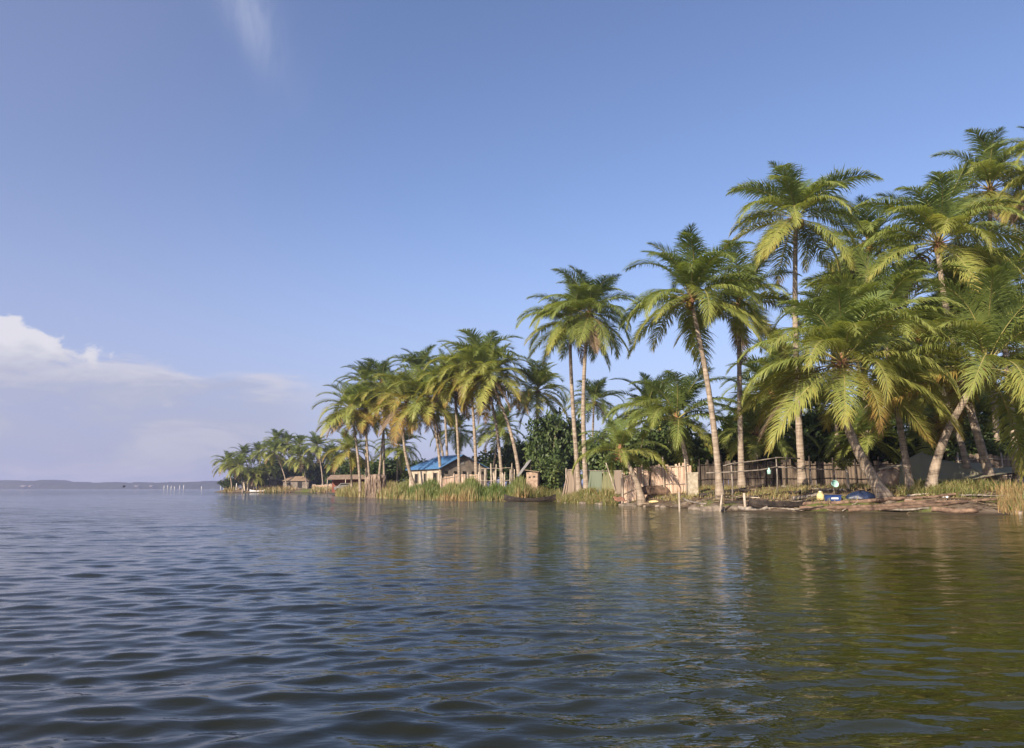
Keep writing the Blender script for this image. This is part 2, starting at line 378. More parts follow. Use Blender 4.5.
# ------------------------------------------------------------------ water
def water():
    m, n, p, o = mat('lagoon_water')
    t = n.new('ShaderNodeTexCoord'); ob = t.outputs['Object']
    sz = n.new('ShaderNodeSeparateXYZ'); n.link(ob, sz.inputs[0])
    n0 = n.noise(ob, 0.05, 3)
    deep = n.mix(n0, (0.009, 0.011, 0.007, 1), (0.017, 0.018, 0.008, 1)); olive_refl = n.mix(n0, (0.022, 0.024, 0.003, 1), (0.036, 0.036, 0.005, 1))
    # palm reflection painted in: olive body colour grows towards the palm bank
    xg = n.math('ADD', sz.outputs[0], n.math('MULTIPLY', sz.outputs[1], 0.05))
    n.link(n.mix(n.ss(n.math('ADD', xg, n.math('MULTIPLY', n0, 3.0)), 0.5, 5.5), deep, olive_refl), p.inputs['Base Color'])
    p.inputs['Roughness'].default_value = 0.045; p.inputs['IOR'].default_value = 1.333; p.inputs['Specular IOR Level'].default_value = 0.5
    geo = n.new('ShaderNodeNewGeometry')
    dist = n.new('ShaderNodeVectorMath'); dist.operation = 'LENGTH'; n.link(ob, dist.inputs[0]); dv = dist.outputs['Value']
    # fine ripples close by, wider chop farther out where the mesh waves fade
    r1 = n.noise(n.mapping(ob, (1.0, 2.1, 1), rot=(0, 0, R(8))), 4.6, 3, 0.55, 0.3)
    r2 = n.noise(n.mapping(ob, (0.55, 1.9, 1), rot=(0, 0, R(-6))), 1.15, 4, 0.6, 0.4)
    r3 = n.noise(n.mapping(ob, (0.3, 0.9, 1), rot=(0, 0, R(4))), 0.8, 4, 0.6, 0.3)
    far = n.ss(dv, 10, 42); vfar = n.ss(dv, 50, 160)
    # wind patches: ripples stronger here, weaker there
    wp = n.ss(n.noise(n.mapping(ob, (0.35, 0.8, 1)), 0.12, 3), 0.35, 0.65)
    h = n.math('ADD', n.math('MULTIPLY', r1, n.math('ADD', n.math('MULTIPLY', far, 0.02), n.math('ADD', 0.004, n.math('MULTIPLY', wp, 0.0065)))), n.math('MULTIPLY', r2, n.math('ADD', 0.009, n.math('MULTIPLY', far, 0.085))))
    r0 = n.noise(n.mapping(ob, (1.0, 1.7, 1), rot=(0, 0, R(-14))), 11.0, 2, 0.5, 0.2)
    h = n.math('ADD', h, n.math('MULTIPLY', r0, n.math('ADD', 0.0008, n.math('MULTIPLY', wp, 0.0028))))
    h = n.math('ADD', h, n.math('MULTIPLY', r3, n.math('MULTIPLY', vfar, 0.16)))
    b = n.new('ShaderNodeBump'); b.inputs['Strength'].default_value = 1.0; b.inputs['Distance'].default_value = 1.0
    n.link(h, b.inputs['Height']); n.link(b.outputs[0], p.inputs['Normal'])
    th = np.concatenate([np.linspace(-45, 45, 1150), np.linspace(48, 312, 70)]); th = np.radians(th)
    r = [0.02, 0.5, 1.0]; rr = 1.5
    while rr < 170: r.append(rr); rr *= 1.0046
    while rr < 12000: r.append(rr); rr *= 1.12
    r = np.array(r); TH, RR = np.meshgrid(th, r)
    X = RR * np.sin(TH); Y = RR * np.cos(TH); Z = np.zeros_like(X)
    rng = np.random.RandomState(11)
    sp = RR * 0.0046
    lon = np.abs(((np.degrees(TH) + 180) % 360) - 180) > 46
    sp = np.where(lon, RR * 0.07, sp)
    DX = np.zeros_like(X); DY = np.zeros_like(X)
    Xw = X + 0.5 * np.sin(Y * 0.31 + 1) + 0.3 * np.sin(X * 0.47 + Y * .2); Yw = Y + 0.35 * np.sin(X * 0.23) + 0.22 * np.sin(X * 0.61 + Y * .33 + 2)
    for i in range(140):
        lam = 0.13 * (2.4 / 0.13) ** (rng.rand() ** 1.05)
        k = 2 * math.pi / lam
        ang = rng.normal(0, 0.34 if lam < .8 else 0.24) + (0.16 if lam > .5 else 0.06) + (math.pi if rng.rand() < .12 else 0)
        slope = 0.0185 * (1.75 if lam < .34 else 1.3 if lam < .6 else 0.62 if lam < 1.2 else .42) * rng.uniform(0.5, 1.3)
        
        amp = slope / k
        ph = rng.uniform(0, 6.28)
        kx, ky = k * math.sin(ang), -k * math.cos(ang)
        att = np.clip((lam / sp - 2.6) / 3.0, 0, 1)
        arg = kx * Xw + ky * Yw + ph
        Z += att * amp * np.cos(arg)
        DX -= att * amp * 0.8 * math.sin(ang) * np.sin(arg); DY += att * amp * 0.8 * math.cos(ang) * np.sin(arg)
    # groups: energy varies over the surface
    env = 0.75 + 0.35 * np.sin(X * 0.19 + 0.7) * np.sin(Y * 0.23 + X * .05) + 0.2 * np.sin(X * .5 + Y * .37)
    # calmer in the lee of the bank
    lee = np.clip(0.40 + 0.14 * (33 - Y) / 24, 0.40, 0.54); lee = 0.92 - (0.92 - lee) * np.clip((X + 3 + Y * .2) / (4 + Y * .25), 0, 1)
    sc = env * lee
    sc[RR > 170] *= 0
    Z *= sc; X = X + DX * sc; Y = Y + DY * sc
    V = np.stack([X.ravel(), Y.ravel(), Z.ravel()], 1); nt = len(th); nr = len(r)
    j = np.arange(nt)[None, :]; i = np.arange(nr - 1)[:, None]
    Fq = np.stack([i * nt + j, i * nt + (j + 1) % nt, (i + 1) * nt + (j + 1) % nt, (i + 1) * nt + j], -1).reshape(-1, 4)[:, ::-1]
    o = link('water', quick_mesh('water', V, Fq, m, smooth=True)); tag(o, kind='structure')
water()

# ------------------------------------------------------------------ palms
UP = np.array([0, 0, 1.0])
def nrm(a): return a / (np.linalg.norm(a, axis=-1, keepdims=True) + 1e-9)
def frond_arrays(seed, e0, bend, L, n=64, droop=0.6, wid=0.05, age=0.3, llen=0.95, sway=0.0, tip=0.25, stalk=0.17, segs=3):
    """a feather leaf: rib plus hanging leaflets; returns V,F,mi,tint"""
    rng = np.random.RandomState(seed)
    K = 22; t = np.linspace(0, 1, K)
    ang = np.radians(e0 - bend * t ** 1.55)
    sw = sway * t ** 2
    T = np.stack([np.cos(ang) * np.cos(sw), np.cos(ang) * np.sin(sw), np.sin(ang)], 1)
    Pp = np.concatenate([[np.zeros(3)], np.cumsum((T[1:] + T[:-1]) / 2 * (L / (K - 1)), 0)])
    Vs, Fs, Mi, At = [], [], [], []
    # rib: 4-sided
    side = nrm(np.cross(T, UP)); up2 = np.cross(side, T)
    rad = np.interp(t, [0, 0.15, 1], [0.055, 0.035, 0.008])[:, None]
    ring = np.stack([Pp + side * rad, Pp + up2 * rad * .7, Pp - side * rad, Pp - up2 * rad * .7], 1)
    Vs.append(ring.reshape(-1, 3)); At.append(np.full(K * 4, age))
    i = np.arange(K - 1)[:, None] * 4; j = np.arange(4)[None, :]
    Fs.append(np.stack([i + j, i + (j + 1) % 4, i + 4 + (j + 1) % 4, i + 4 + j], -1).reshape(-1, 4)); Mi.append(np.ones((K - 1) * 4, int))
    base = K * 4
    for s in (-1, 1):
        tt = np.linspace(stalk, 0.995, n) + rng.normal(0, 0.004, n); tt = np.clip(tt, 0.1, 0.999)
        u = (tt - stalk) / (1 - stalk)
        p0 = np.stack([np.interp(tt, t, Pp[:, k]) for k in range(3)], 1)
        tg = nrm(np.stack([np.interp(tt, t, T[:, k]) for k in range(3)], 1))
        sd_ = nrm(np.cross(tg, UP)) * s
        upn = np.cross(sd_ * s, tg)
        al = np.radians(np.interp(u, [0, .2, .7, 1], [70, 58, 44, 18]) + rng.normal(0, 8, n))
        ln = llen * np.interp(u, [0, .12, .4, .75, 1], [0.45, 0.85, 1.0, 0.72, 0.34]) * rng.uniform(.72, 1.12, n) * (1 - .75 * (rng.rand(n) < .05))
        vee = 0.22
        d = nrm(tg * np.cos(al)[:, None] + sd_ * np.sin(al)[:, None] + upn * vee)
        w_ = wid * np.interp(u, [0, .3, 1], [.8, 1, .55]) * rng.uniform(.8, 1.2, n)
        pts = [p0]; dirs = [d]; cur = p0; dr = droop * np.clip(rng.normal(1, .26, n) + .12 * np.sin(tt * 17 + seed + s), .35, 1.9)
        for k in range(segs):
            cur = cur + d * (ln / segs)[:, None]; pts.append(cur)
            d = nrm(d + np.array([0, 0, -1.0]) * (dr * (0.55 + 0.55 * k))[:, None]); dirs.append(d)
        wd = []
        for k in range(segs + 1):
            x = tg - (tg * dirs[min(k, segs)]).sum(1, keepdims=True) * dirs[min(k, segs)]
            wd.append(nrm(x))
        prof = {1: [1, .15], 2: [.8, 1, .1], 3: [.7, 1, .75, .08]}[segs]
        row = []
        for k in range(segs + 1):
            row.append(pts[k] - wd[k] * (w_ * prof[k] / 2)[:, None]); row.append(pts[k] + wd[k] * (w_ * prof[k] / 2)[:, None])
        Vv = np.stack(row, 1)                                   # n, 2(segs+1), 3
        Vs.append(Vv.reshape(-1, 3)); q = 2 * (segs + 1)
        tnt = age + tip * np.clip(u - .45, 0, 1)[:, None] ** 1.3 * 1.6 + np.linspace(0, tip * .5, segs + 1).repeat(2)[None, :] + rng.normal(0, .05, n)[:, None]
        At.append(tnt.ravel())
        b = base + np.arange(n)[:, None] * q; kk = np.arange(segs)[None, :] * 2
        Fs.append(np.stack([b + kk, b + kk + 1, b + kk + 3, b + kk + 2], -1).reshape(-1, 4)); Mi.append(np.zeros(n * segs, int))
        base += n * q
    return np.concatenate(Vs), np.concatenate(Fs), np.concatenate(Mi), np.concatenate(At)

# class: (e0, bend, droop, age, tip, dead)
CLS = {'spear': (84, 14, .05, .06, .05), 'young': (80, 60, .34, .16, .06), 'upper': (64, 86, .46, .24, .08), 'mid': (38, 92, .64, .31, .10),
       'low': (14, 86, .72, .36, .12), 'hang': (-22, 50, .55, .42, .24), 'dead': (-52, 34, .45, .45, .2)}
LIB = {}
def lib(cls, v, lod):
    key = (cls, v, lod)
    if key not in LIB:
        e0, bend, droop, age, tip = CLS[cls]
        rg = random.Random(hash((cls, v)) if False else sum(ord(c) for c in cls) * 17 + v * 101 + 7)
        e0 += rg.uniform(-6, 6); bend += rg.uniform(-12, 12)
        if cls == 'spear': n, wid, ll = (40, .05, .38)
        else: n, wid, ll = (112, .052, 1.30)
        if lod == 1: n = int(n * .62); wid *= 1.5
        if lod == 2: n = int(n * .36); wid *= 2.5
        V, Fq, mi, at = frond_arrays(rg.randint(0, 9999), e0, bend, 4.7, n, droop, wid, age, ll * rg.uniform(.92, 1.08), rg.uniform(-.35, .35), tip,
                                     segs=3 if lod == 0 else 2)
        LIB[key] = (V, Fq, mi, at, quick_mesh('frond_' + cls, V, Fq, [M['dead'] if cls == 'dead' else M['frond'], M['rachis']], mi, at))
    return LIB[key]
NV = 4
def crown_plan(rg, full=1.0, dead=3, hang=9):
    """list of (class, variant, azimuth, tilt, scale)"""
    plan = []
    counts = [('spear', 1), ('young', 4), ('upper', 5), ('mid', 6), ('low', 8), ('hang', hang), ('dead', dead)]
    ph = rg.uniform(0, 6.28)
    k = 0
    for cl, c in counts:
        c = max(1, round(c * full)) if c else 0
        for i in range(c):
            az_ = ph + k * 2.39996 + rg.uniform(-.18, .18); k += 1
            plan.append((cl, rg.randrange(NV), az_ + rg.uniform(-.2, .2), rg.uniform(-.2, .2), rg.uniform(.86, 1.1) * (0.62 if cl == 'spear' else .84 if cl == 'young' else .85 if cl == 'dead' else 1)))
    return plan

def bez(p0, p1, p2, p3, n):
    out_ = []
    for i in range(n + 1):
        t = i / n; a = (1 - t)
        out_.append(p0 * a ** 3 + p1 * 3 * a * a * t + p2 * 3 * a * t * t + p3 * t ** 3)
    return out_
def trunk_mesh(base, top, r0, r1, bow, rg, n=8, flare=1.9, segs=None):
    """base at origin; top relative; bow: sideways sweep"""
    d = top - base; Ln = d.length
    c1 = base + Vector((d.x * .15 + bow[0], d.y * .15 + bow[1], d.z * .42)); c2 = base + Vector((d.x * .62 + bow[0] * .8, d.y * .62 + bow[1] * .8, d.z * .74))
    segs = segs or max(10, int(Ln / 0.42))
    pts = bez(base - Vector((0, 0, .25)), c1, c2, top, segs)
    rad = []
    for i in range(segs + 1):
        t = i / segs; r = r0 + (r1 - r0) * min(1, t * 1.15)
        r *= 1 + (flare - 1) * math.exp(-t * Ln / 0.55)
        r *= 1 + rg.uniform(-.035, .035) + (.03 if i % 2 else -.02)
        rad.append(r)
    mb = MB(); mb.tube(pts, rad, n); return mb, pts

_n = MB(); _n.ball((0, 0, 0), .125, 7, 5, sq=(1, 1, 1.2)); NUT = _n.mesh('coconut', M['coconut'])
def palm(label, base_px, D, crown, R_m=4.6, tilt=(0, 0), tk=0.16, bow=(0, 0), seed=1, lod=0, full=1.0, dead=2, yellow=0.0, Dc=None, group=None, nuts=True, name='coconut_palm', base=None, hang=9):
    """base_px: trunk foot in the photo, D its depth; crown=(px,py) of the crown heart at depth Dc"""
    rg = random.Random(seed)
    b = base if base is not None else G(base_px, D)
    top = P(crown[0], crown[1], Dc or D)
    t = empty(name, b, label, 'palm tree', group)
    mb, pts = trunk_mesh(Vector((0, 0, 0)), top - b, tk * 1.15, tk * .72, bow, rg, 9 if lod == 0 else 7)
    mb.build('trunk', M['bark'], t)
    sc = R_m / 4.1
    dirv = (pts[-1] - pts[-3]).normalized()
    q = Vector((0, 0, 1)).rotation_difference(Vector((dirv.x * .35 + .10, dirv.y * .35, 1)).normalized())
    plan = crown_plan(rg, full, min(dead, 1 if lod == 0 else 2), hang); sway_q = (rg.uniform(-.02, .2), rg.uniform(-.12, .12))
    if lod < 2:
        hb = MB(); hr = tk * 1.1
        hb.tube([(0, 0, -.55), (0, 0, -.15), (0, 0, .35), (0, 0, .8)], [tk * .75, hr, hr * .95, tk * .3], 8)
        for i in range(12):
            a = rg.uniform(0, 6.28); z = rg.uniform(-.3, .25)
            hb.tube([(math.cos(a) * hr * .7, math.sin(a) * hr * .7, z), (math.cos(a) * (hr + .32), math.sin(a) * (hr + .32), z + rg.uniform(-.15, .22))], [.06, .02], 4)
        cr = hb.build('crown', M['fibre'], t, top - b); cr.rotation_mode = 'QUATERNION'; cr.rotation_quaternion = q
        if nuts:
            for c in range(2):
                a = rg.uniform(-2.6, -.5)
                for i in range(4):
                    link('coconut', NUT, cr, (math.cos(a) * (.28 + rg.uniform(0, .16)) + rg.uniform(-.1, .1), math.sin(a) * .36 + rg.uniform(-.12, .12), -.12 - rg.uniform(0, .38)))
        for cl, v, a, tl, s in plan:
            f = link('frond' if cl != 'dead' else 'dead_frond', lib(cl, v, lod)[4], cr, (0, 0, .12))
            f.rotation_euler = (rg.uniform(-.25, .25), tl, a); f.scale = (sc * s,) * 3
            f.color = (0.5 + yellow + (rg.uniform(.04, .2) * (yellow > .02) if cl in ('hang', 'low') and rg.random() < .35 else 0), .5, .5, 1)
            if cl == 'dead': f['label'] = 'brown dead frond hanging below the crown'
    else:
        Vs, Fs, Ms, As = [], [], [], []; off = 0
        for cl, v, a, tl, s in plan:
            V, Fq, mi, at, _ = lib(cl, v, 2)
            m3 = np.array((Matrix.Rotation(a, 3, 'Z') @ Matrix.Rotation(tl, 3, 'Y') @ Matrix.Rotation(rg.uniform(-.2, .2), 3, 'X'))) * sc * s
            Vs.append(V @ m3.T); Fs.append(Fq + off); off += len(V); Ms.append(np.where(mi == 1, 1, 2 if cl == 'dead' else 0)); As.append(at + rg.uniform(-.06, .06))
        me = quick_mesh('crown', np.concatenate(Vs), np.concatenate(Fs), [M['frond'], M['rachis'], M['dead']], np.concatenate(Ms), np.concatenate(As))
        cr = link('crown', me, t, top - b); cr.color = (0.5 + yellow, .5, .5, 1)
    return t

GR = 'coconut palms on the right bank'; GM = 'coconut palms behind the reed bed'; GF = 'coconut palms on the far point'
# right bank, front to back
palm('low coconut palm with thick trunk leaning left beside the blue tub', 889, 36.2, (842, 366), 4.85, tk=.225, bow=(-1.5, 0), seed=3, dead=1, yellow=.10, Dc=35, group=GR, nuts=False)
palm('low coconut palm at right edge whose trunk leans right from the logs', 929, 37, (985, 370), 5.5, tk=.20, bow=(0, 0), seed=8, dead=0, yellow=.10, Dc=36.5, group=GR, nuts=False)
palm('tall slender coconut palm with dark green crown above the stakes in the water', 720, 41.6, (691, 300), 4.5, tk=.165, bow=(.1, 0), seed=12, dead=0, yellow=.0, Dc=41.6, group=GR)
palm('coconut palm with straight pale trunk just behind the pole rack', 742, 47, (739, 306), 4.1, tk=.17, seed=17, dead=3, yellow=.05, group=GR)
palm('very tall coconut palm with olive crown standing alone against the sky', 803, 45, (796, 220), 4.5, tk=.19, bow=(-.2, 0), seed=21, dead=3, yellow=.04, group=GR)
palm('very tall coconut palm with orange-brown heart and upright young fronds at upper right', 994, 42, (938, 246), 4.9, tk=.20, bow=(-1.0, 0), seed=29, dead=2, yellow=.05, group=GR)
palm('tallest coconut palm rising behind the upper right crowns', 1000, 49, (990, 192), 4.3, tk=.18, seed=33, dead=2, yellow=.03, group=GR)
palm('coconut palm cut by the right edge high up, only its left fronds in view', 1095, 44, (1064, 172), 4.2, tk=.18, seed=37, dead=1, yellow=.05, group=GR)
palm('coconut palm with thin trunk leaning left just right of the thick leaning one', 911, 38.2, (882, 322), 4.2, tk=.15, bow=(-.2, 0), seed=41, dead=2, yellow=.03, Dc=41, group=GR)
palm('coconut palm behind the grey net shelter, trunk leaning left', 972, 43, (925, 352), 4.0, tk=.16, seed=47, dead=3, yellow=-.03, Dc=46, group=GR)
palm('coconut palm at the far right with trunk leaning left over the board fence', 1019, 41, (1000, 292), 4.3, tk=.17, seed=51, dead=1, yellow=.03, Dc=44, group=GR)
palm('coconut palm partly hidden between the two tallest crowns', 868, 54, (868, 246), 4.0, tk=.17, seed=55, dead=2, yellow=-.05, lod=1, group=GR)
palm('shaded coconut palm whose trunk stands behind the dark reed fence', 840, 56, (832, 318), 4.0, tk=.17, seed=59, dead=3, yellow=-.04, lod=1, group=GR)
palm('dark coconut palm behind the far right crowns', 960, 58, (962, 300), 4.2, tk=.17, seed=61, dead=3, yellow=-.05, lod=1, group=GR)
palm('short-trunked coconut palm with wide crown directly above the pale reed fence', 690, 55, (676, 422), 4.9, tk=.19, bow=(.1, 0), seed=65, dead=0, hang=2, yellow=.02, group=GR, nuts=True)
palm('young coconut palm leaning left in front of the pale reed fence', 642, 48.6, (621, 454), 3.0, hang=2, tk=.17, bow=(.1, 0), seed=72, dead=0, yellow=.04, full=.62, group=GR, nuts=False)
palm('left trunk of the tall pair of coconut palms by the hanging nets', 580, 64.5, (570, 324), 4.6, tk=.19, bow=(-.4, 0), seed=76, dead=3, yellow=.0, group=GR)
palm('right trunk of the tall pair of coconut palms by the hanging nets', 587, 63, (589, 316), 4.6, tk=.19, bow=(-.5, 0), seed=83, dead=3, yellow=-.04, group=GR)
palm('small distant coconut palm seen right of the tall pair', 592, 100, (594, 402), 4.0, tk=.17, seed=85, dead=1, yellow=-.08, lod=1, group=GR)
palm('half hidden coconut palm behind the wide short-trunked one', 655, 66, (648, 410), 4.0, tk=.17, seed=88, dead=1, yellow=-.05, lod=1, group=GR)
palm('small coconut palm low behind the bank near the rack of poles', 775, 62, (770, 395), 3.7, tk=.16, seed=90, dead=2, yellow=-.05, lod=1, group=GR)
palm('dark coconut palm low behind the thick leaning one', 850, 60, (905, 400), 4.0, tk=.16, seed=91, dead=2, yellow=-.05, lod=1, group=GR)
palm('low shaded coconut palm behind the board fence at the right edge', 1040, 55, (1030, 350), 4.2, tk=.16, seed=92, dead=2, yellow=-.03, lod=1, group=GR)
palm('deep background coconut palm crown between the slender palm and the olive crowned one', 800, 66, (778, 372), 4.4, tk=.16, seed=301, dead=1, yellow=-.02, lod=1, group=GR)
palm('deep background coconut palm crown just above the roofless dark fence', 826, 68, (818, 412), 4.4, tk=.16, seed=305, dead=1, yellow=-.04, lod=1, group=GR)
palm('deep background coconut palm crown behind the leaning trunks', 930, 64, (936, 405), 4.4, tk=.16, seed=309, dead=1, yellow=-.02, lod=1, group=GR)
palm('deep background coconut palm crown above the net shelter', 985, 66, (975, 420), 4.4, tk=.16, seed=313, dead=1, yellow=-.04, lod=1, group=GR)
palm('deep background coconut palm crown just left of the gap of sky', 868, 66, (852, 300), 4.6, tk=.16, seed=317, dead=1, yellow=-.04, lod=1, group=GR)
palm('short coconut palm with low fronds in the shade behind the rack of poles', 757, 55, (757, 436), 3.7, tk=.16, seed=331, dead=0, yellow=.0, lod=1, group=GR)
palm('short coconut palm with low fronds behind the sprouting post', 862, 54, (866, 440), 3.6, tk=.16, seed=337, dead=0, yellow=.02, lod=1, group=GR)
palm('short coconut palm with low fronds above the grey net shelter', 950, 53, (946, 432), 3.8, tk=.16, seed=341, dead=0, yellow=.04, lod=1, group=GR)
palm('short coconut palm with low fronds at the right edge above the board fence', 1002, 52, (1004, 436), 3.7, tk=.16, seed=347, dead=0, yellow=.03, lod=1, group=GR)
# middle group behind the reeds
mid = [
 ('large coconut palm with orange-tipped hanging fronds leaning left over the reeds by the dark canoe', 520, 78, (489, 378), 4.9, .19, (.3, 0), 101, .13),
 ('coconut palm with straight trunk in front of the gable of the blue-roofed house', 476.6, 82, (470, 374), 4.8, .18, (0, 0), 104, .09),
 ('coconut palm with thin straight trunk left of the house gable', 459.5, 84, (454, 386), 4.7, .16, (0, 0), 107, .12),
 ('coconut palm with the highest bright crown of the middle group, trunk leaning left', 502, 80, (482, 364), 4.5, .17, (.2, 0), 111, .02),
 ('yellow-fronded coconut palm with curved trunk crossing the front of the cream house', 417, 88, (407, 404), 5.2, .18, (-1.6, 0), 115, .20),
 ('coconut palm leaning left at the near corner of the cream house', 441, 86, (428, 400), 4.8, .17, (.2, 0), 118, .08),
 ('leftmost coconut palm of the middle group with fronds against the sky', 361, 103, (351, 410), 4.9, .18, (0, 0), 122, .06),
 ('coconut palm fanning left out of the brown root mass', 371, 104, (366, 412), 4.6, .16, (-.4, 0), 125, .13),
 ('coconut palm fanning right out of the brown root mass', 378, 104, (387, 398), 4.7, .16, (.1, 0), 128, .10),
 ('dark coconut palm rising behind the root mass, left one of two dark tops', 366, 112, (365, 384), 4.4, .17, (0, 0), 131, -.09),
 ('dark coconut palm rising behind the root mass, right one of two dark tops', 384, 112, (382, 382), 4.4, .17, (0, 0), 134, -.09),
 ('dark coconut palm with upright fronds topping the middle group above the blue roof', 447, 108, (420, 372), 4.6, .17, (0, 0), 137, -.08),
 ('coconut palm behind the blue roof between the yellow palm and the tall bright ones', 448, 100, (442, 380), 4.6, .17, (0, 0), 140, .0),
 ('coconut palm right of the middle group half hidden by broadleaf bushes', 538, 84, (537, 392), 4.3, .17, (0, 0), 143, .05),
 ('low coconut palm behind the house gable', 492, 104, (500, 430), 4.3, .16, (0, 0), 146, -.02),
 ('low yellowish coconut palm left of the root mass near the red shed', 352, 112, (349, 452), 3.9, .15, (0, 0), 149, .12),
 ('low coconut palm behind the root mass', 397, 120, (398, 448), 4.2, .15, (0, 0), 152, -.04),
 ('coconut palm low behind the middle of the blue roof', 462, 118, (456, 432), 4.2, .15, (0, 0), 155, -.04),
]
for lb, bx, D, cr, rm, tk, bw, sdx, yl in mid:
    palm(lb, bx, D, cr, rm, tk=tk, bow=bw, seed=sdx, lod=1, dead=3 if yl > .04 else 1, yellow=yl + .03, group=GM)
# far point
farp = [
 ('coconut palm at the very tip of the far point', 232, 232, (227, 463), 4.8, .02),
 ('second coconut palm from the tip of the far point, leaning out over the shore', 243, 228, (239, 466), 5.0, .04),
 ('coconut palm behind the sunlit cream hut wall on the far point', 252, 240, (243, 455), 4.6, -.05),
 ('small yellowish young palm beside the cream hut wall on the far point', 254, 229, (255, 475), 3.6, .12),
 ('thin dark coconut palm standing behind the young yellowish one on the far point', 262, 242, (259, 452), 4.6, -.03),
 ('tall coconut palm in the middle of the far point with two crossing trunks beside it', 287, 230, (274, 452), 5.2, .02),
 ('highest dark crown in the middle of the far point', 283, 245, (276, 441), 4.8, -.05),
 ('dark coconut palm crown right of the highest one on the far point', 292, 245, (287, 443), 4.8, -.05),
 ('coconut palm with leaning trunk in front of the tan hut on the far point', 307, 228, (300, 457), 4.9, .04),
 ('coconut palm behind the tan hut on the far point', 303, 240, (299, 446), 4.8, -.03),
 ('coconut palm with tall pale trunk right of the tan hut on the far point', 323, 226, (317, 446), 5.0, .04),
 ('coconut palm standing behind the reeds between far point and root mass', 333, 235, (329, 455), 4.8, -.04),
 ('coconut palm crown just left of the middle group, low and dark', 341, 230, (337, 461), 4.6, -.04),
 ('short dark palm low in the thicket of the far point', 270, 236, (267, 468), 4.2, -.06),
 ('short dark palm low behind the tan hut roof on the far point', 312, 238, (309, 466), 4.2, -.06),
]
for i, (lb, bx, D, cr, rm, yl) in enumerate(farp):
    palm(lb, bx, D, cr, rm, tk=.19, seed=200 + i * 3, lod=2, dead=2, yellow=yl, group=GF)

# ------------------------------------------------------------------ broadleaf trees and bushes
def leaf_cloud(seed, rx, ry, rz, n_cl, per, size, cz=None):
    rng = np.random.RandomState(seed)
    c = rng.normal(size=(n_cl, 3)); c = nrm(c) * (rng.rand(n_cl, 1) ** .4)
    c[:, 2] = c[:, 2] * .9
    c = c * np.array([rx, ry, rz]) * .82; c[:, 2] += rz * 1.0
    csz = rng.uniform(.5, 1.15, (n_cl, 1, 1)) * min(rx, rz) * .30
    d = nrm(rng.normal(size=(n_cl, per, 3)) + np.array([0, 0, .25])); pos = c[:, None, :] + d * csz * rng.uniform(.6, 1.05, (n_cl, per, 1))
    pos = pos.reshape(-1, 3); nn = len(pos)
    a = nrm(rng.normal(size=(nn, 3)) + d.reshape(-1, 3) * .8 - np.array([0, 0, .6])); nm = nrm(rng.normal(size=(nn, 3)) * .5 + d.reshape(-1, 3) + np.array([0, 0, .6]))
    b = nrm(np.cross(nm, a)); s = size * rng.uniform(.6, 1.3, (nn, 1))
    V = np.stack([pos - b * s * .05, pos + a * s * .45 + b * s * .26, pos + a * s, pos + a * s * .45 - b * s * .26], 1).reshape(-1, 3)
    V[:, 2] = np.maximum(V[:, 2], .03)
    Fq = np.arange(nn * 4).reshape(-1, 4)
    tint = np.repeat((.45 + rng.normal(0, .10, n_cl))[:, None], per, 1) + rng.normal(0, .08, (n_cl, per))
    return V, Fq, np.repeat(tint.ravel(), 4)
BV = []
for i in range(5):
    V, Fq, at = leaf_cloud(300 + i, 1.0, 1.0, 1.0, 70, 90, .15)
    BV.append(quick_mesh('leafy_crown', V, Fq, M['bush'], None, at))
def bush_tree(label, px, D, width, height, v, tone=0.0, name='broadleaf_bush', cat='bush', group='broadleaf bushes behind the palms', base_h=0.0):
    b = G(px, D); t = empty(name, b, label, cat, group)
    rg = random.Random(int(px * 7 + D))
    mb = MB()
    for k in range(4):
        a = rg.uniform(0, 6.28); q = rg.uniform(.15, .45)
        mb.tube([(0, 0, -.2), (math.cos(a) * width * q * .2, math.sin(a) * width * q * .2, base_h + height * .3), (math.cos(a) * width * q, math.sin(a) * width * q, base_h + height * .75)], [.09, .06, .02], 5)
    mb.build('trunk', M['bark'], t)
    c = link('crown', BV[v % 5], t, (0, 0, base_h), rg.uniform(0, 6.28)); c.scale = (width / 2, width / 2, height / 2); c.color = (.5 + tone, .5, .5, 1)
    return t
